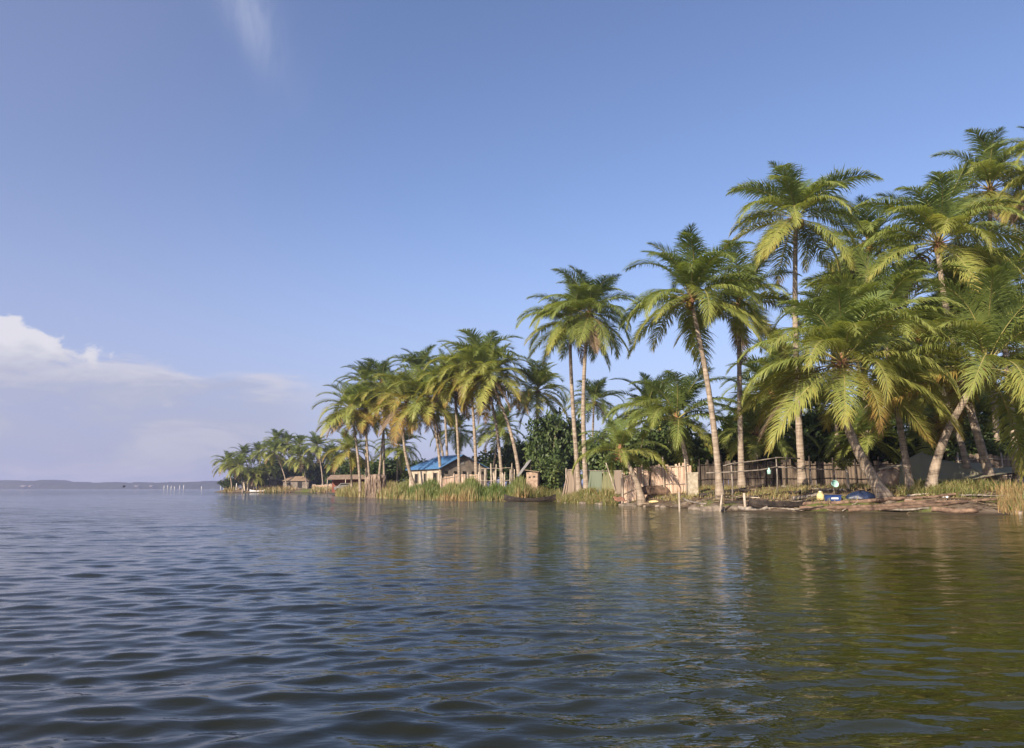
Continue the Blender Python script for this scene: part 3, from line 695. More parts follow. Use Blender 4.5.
bl = [
 ('tall dense broadleaf tree beside the brick hut, covered in light green leaves', 549, 79, 5.6, 8.6, 0.05),
 ('broad dark broadleaf tree left of the tall palm pair', 562, 84, 6.5, 9.0, -.04),
 ('dark leafy shrub at the foot of the trees right of the brick hut', 551, 74, 3.6, 4.0, 0.06),
 ('dark broadleaf tree behind the hanging green nets', 602, 72, 6.0, 6.4, -.04),
 ('broad dark bush behind the left end of the pale reed fence', 632, 62, 5.6, 5.0, -.04),
 ('dark broadleaf tree behind the middle of the pale reed fence', 668, 63, 6.2, 6.6, -.04),
 ('dense dark broadleaf tree behind the concrete pillar', 706, 60, 6.0, 6.4, -.07),
 ('dark broadleaf tree behind the rack of poles', 748, 62, 6.6, 6.0, -.07),
 ('dark bush behind the rack near the small hanging bottle', 785, 58, 5.0, 4.8, -.07),
 ('dark broadleaf tree behind the dark reed fence', 826, 60, 6.4, 6.8, -.07),
 ('dense dark tree behind the thick leaning palm trunk', 868, 58, 6.4, 6.2, -.07),
 ('dark bush above the heap of brown nets', 905, 56, 5.6, 5.4, -.07),
 ('dark broadleaf tree behind the grey net shelter', 948, 58, 6.0, 5.8, -.04),
 ('leafy green bush showing bright leaves above the board fence', 985, 50, 4.2, 4.6, .04),
 ('dark broadleaf tree at the right edge above the board fence', 1030, 54, 6.4, 6.6, -.04),
 ('dark thicket tree behind the right part of the house gable', 508, 112, 9.0, 6.5, -.04),
 ('dark thicket tree behind the brick hut', 530, 100, 8.0, 7.0, -.04),
 ('dark thicket tree behind the house gable', 478, 122, 9.5, 5.5, -.07),
 ('low dark thicket tree behind the left end of the blue roof', 420, 130, 9.0, 5.0, -.07),
 ('dark thicket tree behind the root mass', 388, 130, 9.5, 5.8, -.07),
 ('dark thicket tree between the red shed and the root mass', 360, 134, 9.5, 6.0, -.07),
]
for i, (lb, px, D, wd, ht, tn) in enumerate(bl): bush_tree(lb, px, D, wd, ht * (1, .82, 1.14, .9, 1.05)[i % 5] if px > 600 else ht, i, tn + (.24, .12, .18, .10)[i % 4] * (px > 600), 'broadleaf_tree' if 'tree' in lb else 'broadleaf_bush', 'tree' if 'tree' in lb else 'bush')
fb = [('dark rounded bush at the tip of the far point', 229, 236, 7, 4.0, -.04), ('dark bush behind the cream hut wall on the far point', 246, 246, 10, 7, -.07),
      ('bright green bush beside the young yellowish palm on the far point', 259, 233, 6, 5.0, .06), ('dark thicket in the middle of the far point', 275, 248, 13, 11, -.07),
      ('dark thicket behind the tan hut on the far point', 296, 246, 13, 10, -.07), ('dark thicket right of the tan hut on the far point', 318, 240, 12, 9.0, -.07),
      ('dark thicket where the far point meets the reeds', 337, 236, 12, 9.0, -.12)]
for i, (lb, px, D, wd, ht, tn) in enumerate(fb): bush_tree(lb, px, D, wd, ht, i + 2, tn, group='thickets on the far point')

# ------------------------------------------------------------------ reeds and grass
def blades(name, pts, hts, wid, lean, seed, tint, tsd=.12):
    """pts (n,3) roots; each blade two segments bending over"""
    rng = np.random.RandomState(seed); n = len(pts); pts = np.asarray(pts)
    a = rng.rand(n) * 6.28; hd = np.stack([np.cos(a), np.sin(a), 0 * a], 1); sd2 = np.stack([-np.sin(a), np.cos(a), 0 * a], 1)
    ln = lean * rng.uniform(.2, 1.3, n)[:, None]; h = np.asarray(hts)[:, None]; w2 = (wid * rng.uniform(.6, 1.3, n) / 2)[:, None]
    p1 = pts + np.array([0, 0, 1.]) * h * .55 + hd * h * ln * .35; p2 = pts + np.array([0, 0, 1.]) * h + hd * h * ln
    V = np.stack([pts - sd2 * w2, pts + sd2 * w2, p1 + sd2 * w2 * .8, p1 - sd2 * w2 * .8, p2 + sd2 * w2 * .1, p2 - sd2 * w2 * .1], 1).reshape(-1, 3)
    b = np.arange(n)[:, None] * 6
    Fq = np.stack([np.concatenate([b, b + 1, b + 2, b + 3], 1), np.concatenate([b + 3, b + 2, b + 4, b + 5], 1)], 1).reshape(-1, 4)
    tt = (np.asarray(tint) + rng.normal(0, tsd, n))[:, None] + np.array([.1, .1, 0, 0, .06, .06])[None, :]
    me = quick_mesh(name, V, Fq, M['reed'], None, tt.ravel()); o = link(name, me); return o
def scatter(px0, px1, d0, d1, n, seed, hmin, hmax, dens=None):
    """d0,d1: metres inland from shore"""
    rng = np.random.RandomState(seed); out_ = []; hh = []
    while len(out_) < n:
        px = rng.uniform(px0, px1, 4 * n); D = rng.uniform(30, 135, 4 * n)
        x = (px - CX) / F / 1.012 * D; s = sdist(x, D)
        ok = (s > d0) & (s < d1)
        x, D, px, s = x[ok], D[ok], px[ok], s[ok]
        if dens is not None:
            k = dens(x, D, px, s) > rng.rand(len(x)); x, D, px, s = x[k], D[k], px[k], s[k]
        z = np.maximum(hgt(x, D), -.15) - .03
        for i in range(len(x)): out_.append((x[i], D[i], z[i])); hh.append(rng.uniform(hmin, hmax))
    return np.array(out_[:n]), np.array(hh[:n])
def clumpf(f, lo=0.25):
    return lambda x, y, px, s: np.clip(lo + .9 * np.sin(x * f + 1.1 * np.sin(y * f * .7)) * np.sin(y * f * .9 + 2 + x * .4), 0.02, 1)
p_, h_ = scatter(398, 528, -1.1, 4.5, 15000, 5, .35, 1.5)
h_ *= .75 + .45 * np.sin(p_[:, 0] * 1.9) * np.sin(p_[:, 0] * .67 + 1)
tn = np.where(sdist(p_[:, 0], p_[:, 1]) < -.4, .40, .08) + .12 * np.sin(p_[:, 0] * .8)
tag(blades('reeds', p_, h_, .075, .35, 6, tn), 'green and straw-coloured reed bed along the water in front of the cream house', 'reeds', kind='stuff')
p_, h_ = scatter(336, 397, -1.2, 5.0, 8000, 7, .5, 1.5)
tag(blades('reeds', p_, h_, .09, .4, 8, .22 + 0 * h_), 'bright green reeds on both sides of the brown root mass', 'reeds', kind='stuff')
p_, h_ = scatter(558, 616, -.4, 2.2, 6000, 9, .2, .7, clumpf(1.3, .5))
p2_, h2_ = scatter(524, 560, -.2, 4.0, 2600, 19, .4, 1.15)
tag(blades('grass', p2_, h2_, .06, .6, 20, .18 + 0 * h2_), 'green grass between the brick hut and the dark canoe', 'grass', kind='stuff')
tag(blades('grass', p_, h_, .06, .9, 10, .24 + 0 * h_), 'low bright grass mound below the tall pair of palms', 'grass', kind='stuff')
p_, h_ = scatter(640, 900, 1.2, 8, 9000, 11, .08, .34, clumpf(.8, .1))
tag(blades('grass', p_, h_, .035, .8, 12, .28 + 0 * h_), 'patches of short grass on the earth around the rack of poles', 'grass', kind='stuff')
p_, h_ = scatter(996, 1075, -.1, 3.4, 1900, 13, .2, .85, clumpf(1.9, .3))
tag(blades('dry_reeds', p_, h_, .035, .5, 14, .46 + 0 * h_, .22), 'dry straw-coloured reeds at the right edge of the shore', 'reeds', kind='stuff')
p_, h_ = scatter(900, 1060, 2.2, 7, 4000, 15, .15, .6, clumpf(1.2, .2))
tag(blades('weeds', p_, h_, .05, .9, 16, .2 + 0 * h_), 'green weeds under the grey net shelter', 'weeds', kind='stuff')
def far_grass():
    rng = np.random.RandomState(3); n = 5000
    px = rng.uniform(224, 340, n); D = rng.uniform(214, 240, n); x = (px - CX) / F / 1.012 * D; s = sdist(x, D); k = (s > -.4) & (s < 5)
    k &= (np.sin(x * .33) + rng.rand(n) * .8 > .1) | (px > 312)
    x, D = x[k], D[k]; p = np.stack([x, D, np.maximum(hgt(x, D), 0) - .05], 1)
    tag(blades('reeds', p, rng.uniform(.5, 1.5, len(p)), .22, .5, 4, .32 + 0 * x), 'green reeds along the shore of the far point', 'reeds', kind='stuff')
far_grass()
# ------------------------------------------------------------------ leaf litter and twigs on the near bank
def litter():
    rng = np.random.RandomState(77); p, _ = scatter(600, 1060, .1, 9, 5200, 78, 0, 1)
    n = len(p); a = rng.rand(n) * 6.28; L = rng.uniform(.08, .5, n)[:, None]; wd = rng.uniform(.015, .05, n)[:, None]
    d = np.stack([np.cos(a), np.sin(a) * .6, rng.normal(0, .12, n)], 1); s = np.stack([-np.sin(a), np.cos(a), rng.normal(0, .3, n)], 1)
    p = p + np.array([0, 0, .06])
    V = np.stack([p - d * L / 2 - s * wd, p + d * L / 2 - s * wd, p + d * L / 2 + s * wd, p - d * L / 2 + s * wd], 1).reshape(-1, 3)
    tt = np.repeat(rng.choice([.75, .9, .6, 1.0], n), 4)
    o = link('leaf_litter', quick_mesh('leaf_litter', V, np.arange(n * 4).reshape(-1, 4), M['dead'], None, tt)); tag(o, 'brown dead leaves and twigs scattered over the earth bank', 'leaf litter', kind='stuff')
litter()

# ------------------------------------------------------------------ fences
def slat_fence(name, label, a, b, ht, m_panel, m_post, seed, cat='fence', slat=.09, gap=.0, posts=4, rails=2, ragged=.18, lean=0.0, thick=.03):
    rg = random.Random(seed); a = Vector(a); b = Vector(b)
    t = empty(name, a, label, cat); d = b - a; Ln = math.hypot(d.x, d.y); u = Vector((d.x / Ln, d.y / Ln, 0)); nrm_ = Vector((-u.y, u.x, 0)); rz = math.atan2(u.y, u.x)
    if nrm_.y > 0: nrm_ = -nrm_
    mb = MB(); s = 0
    while s < Ln:
        wv = slat * rg.uniform(.6, 1.4); h = ht * (1 - ragged * rg.random()) * (1 + .04 * math.sin(s * 1.3))
        px = a + u * (s + wv / 2); z0 = H(px.x, px.y) - .1
        if rg.random() > gap:
            c = Vector((px.x - a.x, px.y - a.y, z0 - a.z + h / 2)) + nrm_ * rg.uniform(-.02, .02)
            rot = Matrix.Rotation(rz, 3, 'Z') @ Matrix.Rotation(rg.uniform(-.03, .03), 3, 'Y') @ Matrix.Rotation(rg.uniform(-.02, .02) + lean, 3, 'X')
            mb.box(c, (wv * .96, thick * rg.uniform(.6, 1.3), h), rot=rot)
        s += wv
    mb.build('panel', m_panel, t)
    for i in range(rails):
        z = ht * (.3 + .5 * i / max(1, rails - 1)); pts = []
        for k in range(9):
            q = a + u * (Ln * k / 8); pts.append(Vector((q.x, q.y, H(q.x, q.y) + z + rg.uniform(-.03, .03))) - a + nrm_ * .07)
        r_ = MB(); r_.tube(pts, .022, 5); r_.build('rail', m_post, t)
    for i in range(posts):
        q = a + u * (Ln * (i + .1) / (posts - .8)); z = H(q.x, q.y)
        r_ = MB(); off = nrm_ * .13; r_.tube([Vector((q.x, q.y, z - .3)) - a + off, Vector((q.x + rg.uniform(-.08, .08), q.y, z + ht * rg.uniform(.95, 1.15))) - a + off], [.06, .045], 6); r_.build('post', m_post, t)
    return t
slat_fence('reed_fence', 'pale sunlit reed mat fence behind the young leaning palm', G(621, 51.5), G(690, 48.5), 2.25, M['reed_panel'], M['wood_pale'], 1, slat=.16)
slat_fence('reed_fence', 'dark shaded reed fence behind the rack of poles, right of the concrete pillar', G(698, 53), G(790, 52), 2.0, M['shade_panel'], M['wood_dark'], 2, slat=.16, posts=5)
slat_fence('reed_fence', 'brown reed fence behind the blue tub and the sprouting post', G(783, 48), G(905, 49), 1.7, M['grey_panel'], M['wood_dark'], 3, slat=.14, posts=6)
slat_fence('board_fence', 'grey upright board fence at the right edge behind the palms', G(958, 46), G(1075, 45), 2.0, M['grey_panel'], M['wood_pale'], 4, slat=.2, posts=6, ragged=.06)
slat_fence('stake_fence', 'open fence of thin grey stakes between house gable and brick hut', G(478, 80), G(514, 79), 2.6, M['wood_pale'], M['wood_pale'], 5, slat=.09, gap=.62, posts=3, ragged=.4)
slat_fence('low_fence', 'pale low fence running past the foot of the house gable', G(440, 81.5), G(482, 81), 1.75, M['reed_panel'], M['wood_pale'], 6, slat=.3, gap=.05, posts=4, ragged=.12)
slat_fence('palm_fence', 'pale low wall-like fence on the far point right of the tan hut', G(312, 227), G(332, 224), 1.4, M['reed_panel'], M['wood_pale'], 7, slat=.5, posts=3, ragged=.2, thick=.08)

# concrete pillar and the post next to it
def pillar():
    b = G(693, 46.3); t = empty('concrete_pillar', b, 'square weathered concrete pillar at the right end of the pale reed fence', 'pillar')
    m = MB(); m.box((0, 0, .62), (.50, .5, 1.35), rz=.1, jit=.012); m.build('shaft', M['pillar'], t)
    m = MB(); m.box((0, 0, 1.34), (.54, .54, .09), rz=.1, jit=.01); m.build('cap', M['yellow_plastic'] if False else M['pillar'], t)
pillar()

# rack of poles (post and rail)
def rack():
    b = G(732, 39.5); t = empty('pole_rack', b, 'open rack of thin grey posts and rails in front of the dark fence', 'rack')
    posts = [(732, 39.5, 463), (777, 39.5, 457), (811, 41, 467)]
    for px, D, py in posts:
        g = G(px, D, -.2); tp = P(px - 1, py, D); m = MB(); mid_ = (g + tp) / 2 + Vector((.03, 0, 0)); m.tube([g - b, mid_ - b, tp - b], [.045, .038, .032], 6); m.build('post', M['wood_grey'], t)
    for pts in ([(723, 466, 39.45), (732, 463.5, 39.43), (755, 461, 39.45), (778, 457.5, 39.43), (800, 458.5, 40)], [(706, 473, 39.6), (732, 472, 39.4), (760, 470, 39.4), (778, 466.5, 39.4)], [(778, 467, 39.6), (811, 469, 40.9), (846, 470, 40.4)]):
        m = MB(); m.tube([P(*q) - b for q in pts], [.03] * len(pts), 6); m.build('rail', M['wood_grey'], t)
rack()
def bottle():
    c = P(769, 471, 39.3); m = MB(); 
    pr = [(-.17, .07), (-.15, .10), (.03, .10), (.09, .05), (.16, .035), (.17, .02)]
    m.tube([c + Vector((0, 0, z)) for z, r in pr], [r for z, r in pr], 10); m.tube([c + Vector((0, 0, .17)), P(769, 467.6, 39.4)], .006, 4)
    b = m.build('hanging_bottle', M['aqua']); tag(b, 'small pale plastic bottle hanging from the rail of the rack', 'bottle')
bottle()
def sprout_post():
    b = G(849, 40); t = empty('sprouting_post', b, 'yellowish post with green leaves sprouting from its top, behind the blue tub', 'post')
    tp = P(845, 463, 40) - b; m = MB(); m.tube([Vector((0, 0, -.2)), tp * .5 + Vector((.03, 0, 0)), tp], [.085, .075, .065], 7); m.build('shaft', M['wood_pale'], t)
    V, Fq, at = leaf_cloud(9, .55, .5, .42, 14, 22, .2); me = quick_mesh('leaves', V, Fq, M['bush'], None, at + .35); link('leaves', me, t, tp + Vector((-.12, 0, -.45)))
sprout_post()

# stakes standing in the shallow water
for i, (px, y0, y1, dx, lb) in enumerate([(679, 492, 510.5, 0, 'leftmost pale stake standing alone in the shallow water'), (718, 494.5, 510, 4, 'short pale stake leaning right beside the stone slab in the water'), (745, 493, 511, -1, 'thick pale stake in the water left of the dark canoe')]):
    x, D = shore(px, 511.5); g = Vector((gx(px, D), D, -.4)); m = MB(); tp = P(px + dx, y0, D)
    m.tube([g, (g + tp) / 2, tp], [.055, .05, .045] if i < 2 else [.07, .068, .06], 7); o = m.build('stake', M['wood_pale']); tag(o, lb, 'stake', 'stakes in the shallow water')

# ------------------------------------------------------------------ canoes
def canoe(label, c, Ln, beam, ht, rz, seed, mat_=None, roll=0.0, tiltz=0.0, group='dugout canoes', rise=.32):
    t = empty('dugout_canoe', c, label, 'canoe', group, rz); t.rotation_euler = (roll, tiltz, rz)
    n = 22; prof = []
    V = []; Fq = []
    for i in range(n + 1):
        u = i / n * 2 - 1; w_ = beam / 2 * max(0.05, (1 - abs(u) ** 2.6)); sheer = ht + rise * abs(u) ** 2.5; keel = .22 * abs(u) ** 3
        x = u * Ln / 2
        pts = [(x, -w_, sheer), (x, -w_ * .92, keel + (sheer - keel) * .45), (x, -w_ * .55, keel + .03), (x, 0, keel), (x, w_ * .55, keel + .03), (x, w_ * .92, keel + (sheer - keel) * .45), (x, w_, sheer)]
        wi = w_ * .84
        inn = [(x * .985, wi, sheer + .004), (x * .985, wi * .9, keel + (sheer - keel) * .5), (x * .985, 0, keel + .07), (x * .985, -wi * .9, keel + (sheer - keel) * .5), (x * .985, -wi, sheer + .004)]
        V += pts + inn
    k = 12
    for i in range(n):
        for j in range(k): Fq.append((i * k + j, i * k + (j + 1) % k, (i + 1) * k + (j + 1) % k, (i + 1) * k + j))
    Fq.append(tuple(range(k))[::-1]); Fq.append(tuple(n * k + j for j in range(k)))
    m = MB(); m.add(V, Fq, 0, False); m.build('hull', mat_ or M['wood_dark'], t)
    for u in (-.35, .3):
        w_ = beam / 2 * (1 - abs(u) ** 2.6) * .9; m = MB(); m.box((u * Ln / 2, 0, ht * .8), (.16, 2 * w_, .04)); m.build('thwart', M['wood_dark'], t)
    return t
x, D = shore(530, 501.2); canoe('long dark dugout canoe at the water edge right of the reeds', (gx(530, 66.5), 66.5, -.12), 4.6, .8, .42, R(3), 1, rise=.34)
canoe('broad dark dugout canoe beached on the mud behind the logs', G(782, 36.6, .0) - Vector((0, 0, .22)), 3.4, .95, .42, R(6), 2, rise=.14)
canoe('small dark canoe half hidden beside the brown root mass', (gx(394, 92), 92, -.02), 2.6, .7, .4, R(-10), 3)

# ------------------------------------------------------------------ logs and poles along the shore
rl = random.Random(5)
def log(name, label, p0, p1, r0, r1, mt, seed, group, sag=.06, cat='log'):
    rg = random.Random(seed); p0 = Vector(p0); p1 = Vector(p1); n = 9; pts = []
    for i in range(n + 1):
        t = i / n; q = p0.lerp(p1, t); q += Vector((0, rg.uniform(-.05, .05), rg.uniform(-.02, .02) - sag * math.sin(t * 3.14)))
        pts.append(q)
    c = Vector(pts[0]); m = MB(); m.tube([q - c for q in pts], [r0 + (r1 - r0) * i / n * rg.uniform(.85, 1.1) for i in range(n + 1)], 7)
    o = m.build(name, mt, None, c); tag(o, label, cat, group); return o
def onbank(px, py):
    """point of the bank seen at this pixel"""
    d = P(px, py, 1) - Vector((0, 0, CAMZ))
    for k in range(400):
        D = 30 + k * .05; q = Vector((0, 0, CAMZ)) + d * D
        if q.z <= H(q.x, q.y) or q.z < .0: return q
    return Vector((0, 0, CAMZ)) + d * 36
LG = 'poles and logs lying along the right shore'
logs = [
 ((766, 509.5), (842, 510.5), .08, .06, 'grey', 'grey pole at the very water line in front of the broad canoe'),
 ((782, 506), (905, 500), .10, .09, 'red', 'reddish log running below the blue tub'),
 ((800, 511), (935, 505), .12, .10, 'red', 'long reddish log along the water edge below the thick leaning palm'),
 ((848, 512), (968, 503.5), .10, .07, 'red', 'second long reddish log at the water edge, crossing under the first'),
 ((880, 503), (962, 497.5), .09, .06, 'red', 'brown log behind the water edge logs, ending near the net shelter'),
 ((932, 512), (978, 513), .13, .10, 'red', 'short thick brown log at the water edge towards the right'),
 ((905, 508), (1000, 506), .07, .05, 'red', 'thin brown pole right of the leaning trunks'),
 ((725, 504), (768, 503.5), .09, .08, 'dark', 'dark log just left of the broad canoe'),
 ((683, 500), (706, 505), .07, .05, 'pale', 'thin pale pole sloping down to the water by the leftmost stake'),
 ((735, 509.5), (768, 509.5), .11, .09, 'grey', 'pale trunk piece lying behind the thick stake'),
 ((782, 490), (845, 493.5), .07, .06, 'pale', 'long grey pole lying on the grass behind the broad canoe'),
 ((700, 498), (765, 488), .12, .10, 'dark', 'dark drift log higher on the bank behind the slender palm'),
 ((793, 502), (822, 497), .09, .08, 'pale', 'pale branch resting on the stern of the broad canoe'),
 ((740, 493), (800, 495), .10, .07, 'dark', 'dark log on the bank below the rack of poles'),
 ((860, 507), (905, 505.5), .06, .05, 'dark', 'thin dark pole among the reddish logs'),
 ((868, 510), (930, 509), .055, .05, 'pale', 'thin pale pole among the reddish logs'),
]
for i, (a, b, r0, r1, mt, lb) in enumerate(logs):
    pa = onbank(*a); pb = onbank(*b); up_ = Vector((0, 0, max(r0, r1) * .8)); 
    hm = H((pa.x + pb.x) / 2, (pa.y + pb.y) / 2); mid_z = (pa.z + pb.z) / 2
    lift = max(0, min(.25, hm - mid_z + .03))
    log('log', lb, pa + up_ + Vector((0, 0, lift)), pb + up_ + Vector((0, 0, lift)), r0, r1, {'grey': M['wood_grey'], 'pale': M['wood_grey'], 'red': M['wood_red'], 'dark': M['wood_dark']}[mt], i, LG)

for i in range(34):
    px = rl.uniform(690, 1010); D = rl.uniform(34.3, 39); x = gx(px, D)
    if not .1 < float(sdist(np.array([x]), np.array([D]))[0]) < 4.5: continue
    L_ = rl.uniform(.8, 2.6); a = rl.gauss(0, .25); x2 = x + L_ * math.cos(a); D2 = D + L_ * math.sin(a); rr_ = rl.uniform(.018, .05)
    log('branch', '%s driftwood branch lying on the right bank ' % ('long thin' if L_ > 1.9 else 'short thin' if L_ < 1.3 else 'thin') + ('by the broad canoe' if px < 800 else 'among the reddish logs' if px < 930 else 'below the net shelter'), (x, D, max(H(x, D), .0) + rr_ + .02 + rl.uniform(0, .07)), (x2, D2, max(0, H(x2, D2)) + rr_ + .02 + rl.uniform(0, .12)), rr_, rr_ * .6, rl.choice([M['wood_grey'], M['wood_red'], M['wood_dark'], M['wood_pale']]), 500 + i, 'driftwood branches', 0, 'branch')
# stones at the water line
def stone_mesh(seed, r):
    rg = random.Random(seed); m = MB(); m.ball((0, 0, 0), r, 9, 6, sq=(1.3, 1, .62)); m.v = [(x * (1 + rg.uniform(-.16, .16)), y * (1 + rg.uniform(-.16, .16)), z * (1 + rg.uniform(-.2, .2))) for x, y, z in m.v]; return m.mesh('stone', M['stone'])
SM = [stone_mesh(i, .17) for i in range(4)]
for i in range(46):
    px = rl.choice([rl.uniform(556, 735), rl.uniform(556, 735), rl.uniform(860, 1024)]); 
    for _ in range(30):
        D = rl.uniform(32, 72); x = gx(px, D); s = float(sdist(np.array([x]), np.array([D]))[0])
        if -.5 < s < .45: break
    else: continue
    o = link('stone', SM[i % 4], None, (x, D, max(0.0, H(x, D)) + .02), rl.uniform(0, 6)); k = rl.uniform(.5, 1.7); o.scale = (k, k, k)
    tag(o, 'small brown stone at the water line ' + ('below the grass mound' if px < 622 else 'below the pale reed fence' if px < 690 else 'near the leaning stake' if px < 800 else 'below the right palms' if px < 960 else 'below the dry reeds'), 'stone', 'stones at the water line')
# dark slab in the shallow water
q = shore(715, 511.2); m = MB(); m.box((0, 0, .05), (1.1, .5, .36), jit=.03); o = m.build('stone_slab', M['stone'], None, (gx(712, q[1]), q[1], 0)); tag(o, 'dark block-shaped slab standing in the water behind the leaning stake', 'slab')

# ------------------------------------------------------------------ nets
def drape(name, label, ptsA, ptsB, mt, seed, cat='fishing net', folds=6, amp=.12, group=None, nv=14, nu=40, flare=0.0):
    """sheet hanging between polyline A (top) and B (bottom) with vertical folds"""
    A = [Vector(p) for p in ptsA]; B = [Vector(p) for p in ptsB]; rg = random.Random(seed); ph = rg.uniform(0, 6)
    def at(L_, t):
        x = t * (len(L_) - 1); i = min(int(x), len(L_) - 2); return L_[i].lerp(L_[i + 1], x - i)
    V = []; o0 = at(B, .5)
    for j in range(nv + 1):
        for i in range(nu + 1):
            u = i / nu; v = j / nv; p = at(A, u).lerp(at(B, u), v)
            f = math.sin(u * folds * 6.28 + ph + .7 * math.sin(u * 9)) * amp * (.15 + .85 * v) * (.5 + .5 * math.sin(u * 5 + ph)) + math.sin(u * folds * 2.3 * 6.28 + 1) * amp * .3 * v
            V.append(p + Vector((0, f, .02 * math.sin(u * 23) * v)) - o0)
    Fq = [(j * (nu + 1) + i, j * (nu + 1) + i + 1, (j + 1) * (nu + 1) + i + 1, (j + 1) * (nu + 1) + i) for j in range(nv) for i in range(nu)]
    m = MB(); m.add(V, Fq, 0, True); o = m.build(name, mt, None, o0)
    sm_ = o.modifiers.new('thick', 'SOLIDIFY'); sm_.thickness = .015
    tag(o, label, cat, group); return o
def gp(px, D, dz=0.03): return G(px, D, dz)
NG = 'fishing nets hung on the line'
drape('fishing_net', 'pale green fishing net hanging on the line right of the tall palm pair', [P(590, 471, 63), P(602, 471.5, 62)], [gp(587, 62.2), gp(602, 61.2)], M['net_green'], 1, folds=5, group=NG)
drape('fishing_net', 'olive yellow fishing net hanging on the line left of the reed fence', [P(603.5, 471.5, 62), P(613, 471, 60)], [gp(601, 61), gp(617, 58.6)], M['net_olive'], 2, folds=4, group=NG)
drape('fishing_net', 'brown fishing net spread like a tent left of the tall palm pair', [P(568, 469.5, 66), P(573, 469, 66)], [gp(560.5, 65.2), gp(575, 65.2)], M['net_brown'], 3, folds=5, amp=.16, group=NG)
drape('fishing_net', 'second brown fishing net bunched directly at the foot of the tall palm pair', [P(574, 470, 65.4), P(579, 470, 65.4)], [gp(573, 64.8), gp(583, 64.8)], M['net_brown'], 4, folds=4, amp=.14, group=NG)
drape('fishing_net', 'grey brown fishing net hanging at the left end of the pale reed fence', [P(614, 471, 58), P(623, 471, 56)], [gp(614, 57.4), gp(624, 55.6)], M['net_brown'], 5, folds=3, group=NG)
def netline():
    b = G(566, 66); t = empty('net_line', b, 'rope line on thin poles carrying the hung fishing nets', 'line')
    pts = [P(566, 470, 66.05), P(579, 469.5, 65.3), P(590, 470.6, 63.1), P(604, 471, 62.05), P(623, 470.4, 56.1)]
    m = MB(); m.tube([p - b for p in pts], .025, 5); m.build('rope', M['wood_pale'], t)
    for px, D, py in ((566, 66.2, 468), (589, 63.3, 468), (603, 62.3, 469), (623, 56.3, 467)):
        g = G(px, D, -.2); m = MB(); m.tube([g - b, P(px, py, D) - b], [.05, .04], 6); m.build('pole', M['wood_pale'], t)
netline()
# leaning poles near the young palm
for i, (a, b_, D, lb) in enumerate([((606, 463), (617, 489), 57, 'pale pole leaning left in front of the olive net'), ((651, 461), (648, 487), 49.8, 'thin dark pole propped against the pale reed fence')]):
    g = G(b_[0], D, -.1); o = log('leaning_pole', lb, g, P(a[0], a[1], D + .5), .055, .045, M['wood_pale'] if i == 0 else M['wood_dark'], 50 + i, None, 0, 'pole')
# upturned brown boat / board leaning on the fence
def board():
    b = G(657, 49.6); t = empty('upturned_boat', b, 'brown upturned wooden boat lying against the foot of the pale reed fence', 'boat', None, R(3))
    n = 16; V = []; Fq = []
    for i in range(n + 1):
        u = i / n * 2 - 1; k = max(.06, 1 - abs(u) ** 2.8); x = u * 1.35
        for j in range(9):
            a = math.pi * j / 8; V.append((x, -math.cos(a) * .42 * k, .1 + math.sin(a) * .56 * (.35 + .65 * k)))
    for i in range(n):
        for j in range(8): Fq.append((i * 9 + j, i * 9 + j + 1, (i + 1) * 9 + j + 1, (i + 1) * 9 + j))
    m = MB(); m.add(V, Fq, 0, True); h = m.build('hull', M['wood_red'], t); sm_ = h.modifiers.new('t', 'SOLIDIFY'); sm_.thickness = .04
    m = MB(); m.tube([(-1.36, 0, .3), (-.9, 0, .62), (0, 0, .68), (.9, 0, .62), (1.36, 0, .3)], .03, 6); m.build('keel', M['wood_dark'], t)
board()
# grey net shelter on the right: sloping sheet on poles, dark open side below
def shelter():
    b = G(945, 42); t = empty('net_shelter', b, 'large grey-green net stretched as a sloping shelter behind the leaning palms', 'shelter')
    nu, nv = 44, 16; V = []
    fr = [(898, 488.5, 39.6), (918, 488, 39.8), (940, 486, 40), (962, 482, 40.2), (985, 477, 40.4), (1008, 473.5, 40.6), (1024, 472, 40.8)]
    tp = [(900, 462, 43.5), (922, 452, 43.7), (938, 459, 43.9), (958, 463, 44), (975, 462, 44.2), (998, 468, 44.3), (1024, 466, 44.5)]
    def at(L_, u):
        x = u * (len(L_) - 1); i = min(int(x), len(L_) - 2); a = P(*L_[i]); c = P(*L_[i + 1]); f = x - i; f = f * f * (3 - 2 * f) * .5 + f * .5; return a.lerp(c, f)
    for j in range(nv + 1):
        for i in range(nu + 1):
            u, v = i / nu, j / nv; p = at(fr, u).lerp(at(tp, u), v); p.z -= .18 * math.sin(v * 3.14) * (1 + .3 * math.sin(u * 20)) + .03 * math.sin(u * 41 + v * 6) ; V.append(p - b)
    Fq = [(j * (nu + 1) + i, j * (nu + 1) + i + 1, (j + 1) * (nu + 1) + i + 1, (j + 1) * (nu + 1) + i) for j in range(nv) for i in range(nu)]
    m = MB(); m.add(V, Fq, 0, True); o = m.build('net', M['net_grey'], t); sm_ = o.modifiers.new('t', 'SOLIDIFY'); sm_.thickness = .012
    for k, (px, py, D) in enumerate(fr[1:-1]):
        g = G(px, D, -.15); m = MB(); m.tube([g - b, P(px, py - .5, D) - b], [.05, .04], 6); m.build('pole', M['wood_dark'], t)
    for k, (px, py, D) in enumerate([tp[1], tp[3], tp[5]]):
        g = G(px, D, -.15); m = MB(); m.tube([g - b, P(px, py - .5, D) - b], [.06, .05], 6); m.build('pole', M['wood_pale'], t)
    m = MB(); m.tube([P(a, c + .4, d) - b for a, c, d in fr], .035, 5); m.build('front_rail', M['wood_dark'], t)
shelter()
